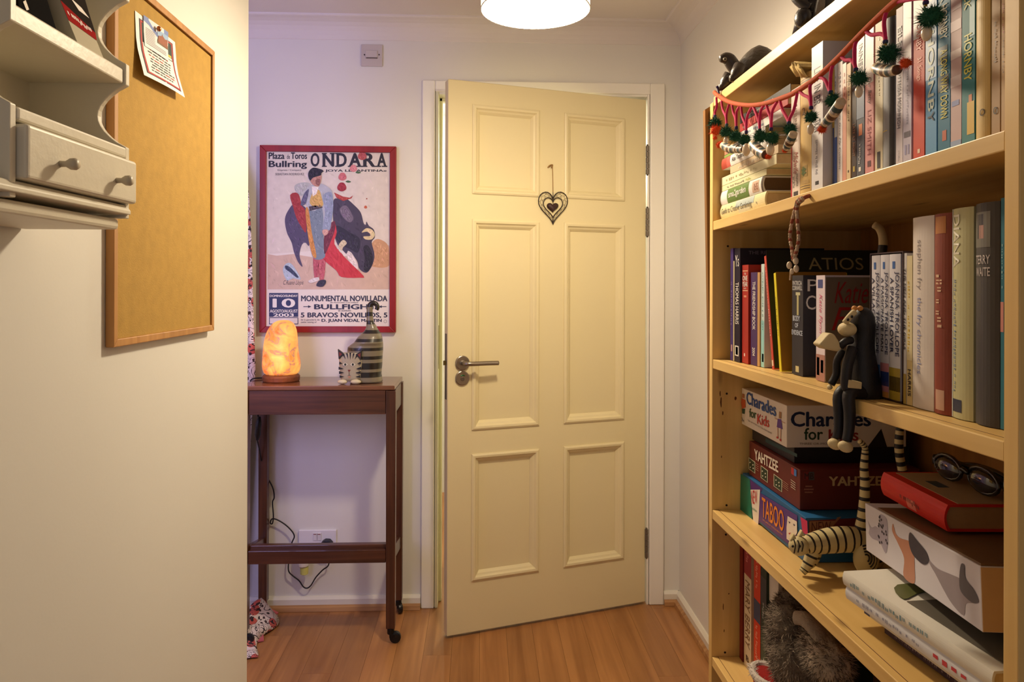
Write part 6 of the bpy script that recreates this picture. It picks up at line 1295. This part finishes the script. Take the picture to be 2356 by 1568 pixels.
pend([[(2062, 4), (2085, 0), (2110, -4), (2128, -4)], [(2150, -64), (2135, -40), (2130, -10)]], (2130, 6), (2142, 38), 26, [('shell', (2132, 76), 19)])
# ================================================================ braided cord hanging from the upper shelf
br = thing('braided_tassel', 'braided cream and red cord tassel with shells hanging off the upper shelf', 'tassel', gx(1830, 520))
bm_ = M('braid_cream', (214, 184, 156), .85, .25, 300, .5); b2m = M('braid_red', (166, 86, 64), .85, .25, 300, .5)
for side_, pts in ((0, [(1846, 456), (1836, 462), (1830, 480), (1821, 520), (1818, 545), (1822, 570), (1825, 596)]), (1, [(1848, 458), (1838, 466), (1834, 482), (1836, 520), (1838, 550), (1832, 580), (1827, 598)])):
    base_ = catmull([gx(*p) for p in pts], 9)
    for k_ in range(3):
        P = [p + V((.0022 * math.cos(i * .9 + k_ * 2.094), .0034 * math.cos(i * .9 + k_ * 2.094), .0012 * math.sin(1.8 * i + k_ * 4.19))) for i, p in enumerate(base_)]
        part('braid_strand', G().tube(P, .0024, 7), bm_ if k_ else b2m, br, smooth=True)
P = catmull([gx(1864, 450, .012), gx(1856, 452, .004), gx(1846, 457)], 4); part('braid_strand', G().tube(P, .003, 7), b2m, br, smooth=True)
for (u, v, r) in ((1831, 600, 9), (1816, 610, 9), (1832, 618, 9), (1822, 624, 7)): c2 = gx(u, v); part('cowrie_shell', G().ell(c2, (r * .7 * c2.y / FPX, r * .7 * c2.y / FPX, r * c2.y / FPX), 14, 10), shl, br, smooth=True)
part('tail_thread', G().tube([gx(1820, 620), gx(1819, 632), gx(1818, 644)], .0014, 6), bm_, br)
# ================================================================ bottom shelf odds and ends
WY0, WX0 = 1.292, .530
zD = zs(.507, WY0) + .001
wpl = lambda u, v: onY(u, v, WY0)
z1_, z2_, z3_ = wpl(1781, 1490).z, wpl(1781, 1403).z, .772
lw = thing('carton', 'low white carton with a dark dot under the black box on the bottom shelf', 'carton', (WX0 + .05, WY0 + .03, zD))
part('box_body', G().box((WX0, WY0, zD), (WX0 + .10, WY0 + .052, z1_)), M('carton_white', (206, 196, 184), .5, .04), lw, bev=.001)
part('dot', G().lathe([(.004, 0), (.004, .0006)], (WX0, WY0 + .028, zD + .022), (-1, 0, 0), 12), INK(), lw)
kb2 = thing('black_box', 'black box with small white letters between two white cartons on the bottom shelf', 'box', (WX0 + .05, WY0 + .03, z1_ + .0006))
part('box_body', G().box((WX0 + .002, WY0 + .002, z1_ + .0006), (WX0 + .09, WY0 + .052, z2_ - .0006)), M('black_card', (28, 26, 30), .5), kb2, bev=.001)
g = G(); gtext(g, '~6', (WX0 + .002, WY0 + .024, z2_ - .010), (0, 0, -(z2_ - z1_) * .7), (0, -.014, 0), .0005, .02); part('lettering', g, tone((206, 206, 210)), kb2)
wb = thing('carton', 'white carton with large thin letters above the black box on the bottom shelf', 'carton', (WX0 + .05, WY0 + .03, z2_))
part('box_body', G().box((WX0, WY0, z2_), (WX0 + .075, WY0 + .05, z3_)), M('carton_white', (206, 196, 184), .5, .04), wb, bev=.001)
g = G(); gtext(g, 'LG', (WX0 + .008, WY0, z2_ + .018), (.024, 0, 0), (0, 0, .026), .0005, 0); part('lettering', g, tone((90, 76, 66)), wb)
fur = M('plush_fur', (112, 98, 84), .95, .55, 26, 1.0, bsc=260); fur2 = M('plush_light', (178, 160, 140), .95, .3, 60, .9, bsc=260)
pz = zs(.507, 1.1) + .001
plu = thing('plush_toy', 'grey shaggy plush toy with a pale ribbed ear on the bottom shelf', 'soft toy', (.60, 1.1, pz))
def lump(nm, lumps, mat, vox=.005):
    g = G()
    for c, r in lumps: g.ell(c, r, 16, 12)
    o = part(nm, g, mat, plu, smooth=True, remesh=vox); tx_ = bpy.data.textures.new('fur_noise', 'CLOUDS'); tx_.noise_scale = .012
    d = o.modifiers.new('disp', 'DISPLACE'); d.texture = tx_; d.strength = .012; d.mid_level = .5; d.texture_coords = 'LOCAL'; return o
pq_ = lambda u, v, y: onY(u, v, y)
def at_(u, v, y, r): return (pq_(u, v, y), r)
lump('body', [((.590, 1.19, pz + .055), (.045, .05, .052)), ((.600, 1.12, pz + .05), (.055, .07, .045)), ((.595, 1.03, pz + .045), (.055, .07, .04)), ((.60, .95, pz + .04), (.05, .06, .035)), at_(1815, 1480, 1.21, (.036, .035, .05)), at_(1830, 1520, 1.18, (.04, .04, .05))], fur)
lump('head', [at_(1815, 1440, 1.20, (.034, .036, .045)), at_(1822, 1405, 1.21, (.026, .03, .034))], fur)
lump('arm', [at_(1885, 1490, 1.13, (.028, .035, .030)), at_(1905, 1520, 1.10, (.034, .04, .030))], fur2)
P = catmull([pq_(1830, 1420, 1.150), pq_(1852, 1424, 1.14), pq_(1876, 1446, 1.13), pq_(1896, 1475, 1.12)], 6); n = len(P)
part('ear', G().tube(P, [(.012 + .012 * (i / n) + (.0018 if i % 2 else 0), .010) for i in range(n)], 14), fur2, plu, smooth=True)
fg_ = G(); rs = random.Random(31)
for c, r in [((.590, 1.19, pz + .055), (.045, .05, .052)), ((.600, 1.12, pz + .05), (.055, .07, .045)), ((.595, 1.03, pz + .045), (.055, .07, .04)), at_(1815, 1480, 1.21, (.036, .035, .05)), at_(1830, 1520, 1.18, (.04, .04, .05)), at_(1815, 1440, 1.20, (.034, .036, .045)), at_(1822, 1405, 1.21, (.026, .03, .034)), at_(1885, 1490, 1.13, (.028, .035, .030)), at_(1905, 1520, 1.10, (.034, .04, .030))]:
    for i in range(2300):
        d = V((rs.gauss(0, 1), rs.gauss(0, 1), rs.gauss(0, 1))).normalized(); p = V(c) + V((d.x * r[0], d.y * r[1], d.z * r[2])) * .97
        if p.z < pz + .004: continue
        e = p + (d + V((rs.gauss(0, .5), rs.gauss(0, .5), rs.gauss(-.5, .4)))).normalized() * rs.uniform(.006, .014); w_ = d.orthogonal().normalized() * .00055
        e.z = max(e.z, pz + .001); fg_.add([p + w_, p - w_, e], [(0, 1, 2)], 0 if rs.random() < .62 else 1)
part('fur', fg_, [M('fur_dark', (78, 66, 56), .9, .3, 40), M('fur_pale', (168, 150, 132), .9, .2, 40)], plu, kind='stuff')
SXc, SYc, sz = .494, 1.246, zs(.507, 1.246) + .0006
sn = thing('felt_pouch', 'red felt pouch with a white fluffy cuff at the front of the bottom shelf', 'pouch', (SXc, SYc, sz))
rings = []
for h_, r in ((0, .026), (.006, .033), (.03, .037), (.06, .036), (.080, .035), (.084, .030)): rings.append((V((SXc, SYc, sz + h_)), V((r * .62, 0, 0)), V((0, r, 0))))
part('felt', loft(G(), rings, 24), M('felt_red', (150, 26, 22), .95, .15, 60, .4), sn, smooth=True)
R0 = [V((SXc + .024 * math.cos(t), SYc + .037 * math.sin(t), sz + .083)) for t in [i * .2094 for i in range(30)]]
g = G().tube(R0, .006, 8, closed=True)
for i in range(400):
    p = R0[rs.randrange(30)] + V((rs.gauss(0, .003), rs.gauss(0, .003), rs.gauss(0, .003))); d = V((rs.gauss(0, 1), rs.gauss(0, 1), rs.gauss(0, 1))).normalized(); w_ = d.orthogonal().normalized() * .0012; g.add([p + w_, p - w_, p + d * .010], [(0, 1, 2)])
part('fluffy_cuff', g, M('rim_fluff', (216, 204, 194), .95, .2, 90, .5), sn)
# slip of paper between the leaning books
pw = thing('paper_slip', 'pale slip of paper sticking up behind the books on the middle shelf', 'paper', V((.66, 1.375, zs(1.11, 1.375))))
a = [onY(u, v, 1.375) for u, v in ((1850, 588), (1946, 600), (1942, 640), (1846, 640))]
part('paper_sheet', G().prism(a, (0, .0008, 0)).box((a[3].x + .01, 1.375, zs(1.11, 1.375)), (a[3].x + .03, 1.3758, a[3].z)), tone((196, 180, 150)), pw)
# ================================================================ books in the cream wall shelf
XW = -.478; wq = lambda u, v: onX(u, v, XW)
lb1 = thing('book', 'leaning book with a cream, red and dark spine inside the cream wall shelf', 'book', (-.52, .90, 1.5385), group='books in the cream wall shelf')
L_ = [(184, 112), (157, 46), (138, 0), (112, -60), (80, -130)]; R_e = [(243, 146), (222, 93), (219, 76), (204, 30), (178, -60)]
part('cover', G().prism([wq(*p) for p in L_ + R_e[::-1]], (-.07, 0, 0)), M('matte_cream', (206, 198, 176), .9, .05, 20, spec=.05), lb1)
for nm, q, c in (('spine_band', [L_[1], L_[2], R_e[2], R_e[1]], (168, 36, 36)), ('spine_picture', [L_[2], L_[3], L_[4], R_e[4], R_e[3], R_e[2]], (46, 38, 34))):
    g = G(); gpoly(g, wq, q, .0004, (1, 0, 0)); part(nm, g, M('matte_%d' % c[0], c, .9, .1, 30, spec=.05), lb1)
g = G(); gpoly(g, wq, [(160, -6), (186, 18), (204, 42), (180, 24)], .0008, (1, 0, 0)); part('spine_picture', g, tone((150, 116, 80)), lb1)
g = G(); ptext(g, '~12', wq, (158, 38), (214, 80), (150, 18), .0008); part('lettering', g, tone((230, 206, 196)), lb1)
lb2 = thing('book', 'black book left of the leaning one inside the cream wall shelf', 'book', (-.52, .80, 1.5385), group='books in the cream wall shelf')
q0, q1, z0 = wq(52, 30), wq(148, 30), 1.5388
part('cover', G().prism([(XW - .004, q0.y, z0), (XW - .004, q1.y, z0), (XW - .004, q1.y - .034, z0 + .05), (XW - .004, q1.y - .10 + .02, z0 + .17), (XW - .004, q0.y - .02, z0 + .17)], (-.07, 0, 0)), M('matte_black', (20, 17, 17), .9, .05, 20, spec=.05), lb2, bev=.002)
g = G(); gpoly(g, lambda u, v: onX(u, v, XW - .004), [(52, 4), (58, 0), (66, 22), (60, 24)], .0005, (1, 0, 0)); part('spine_mark', g, tone((150, 116, 50)), lb2)
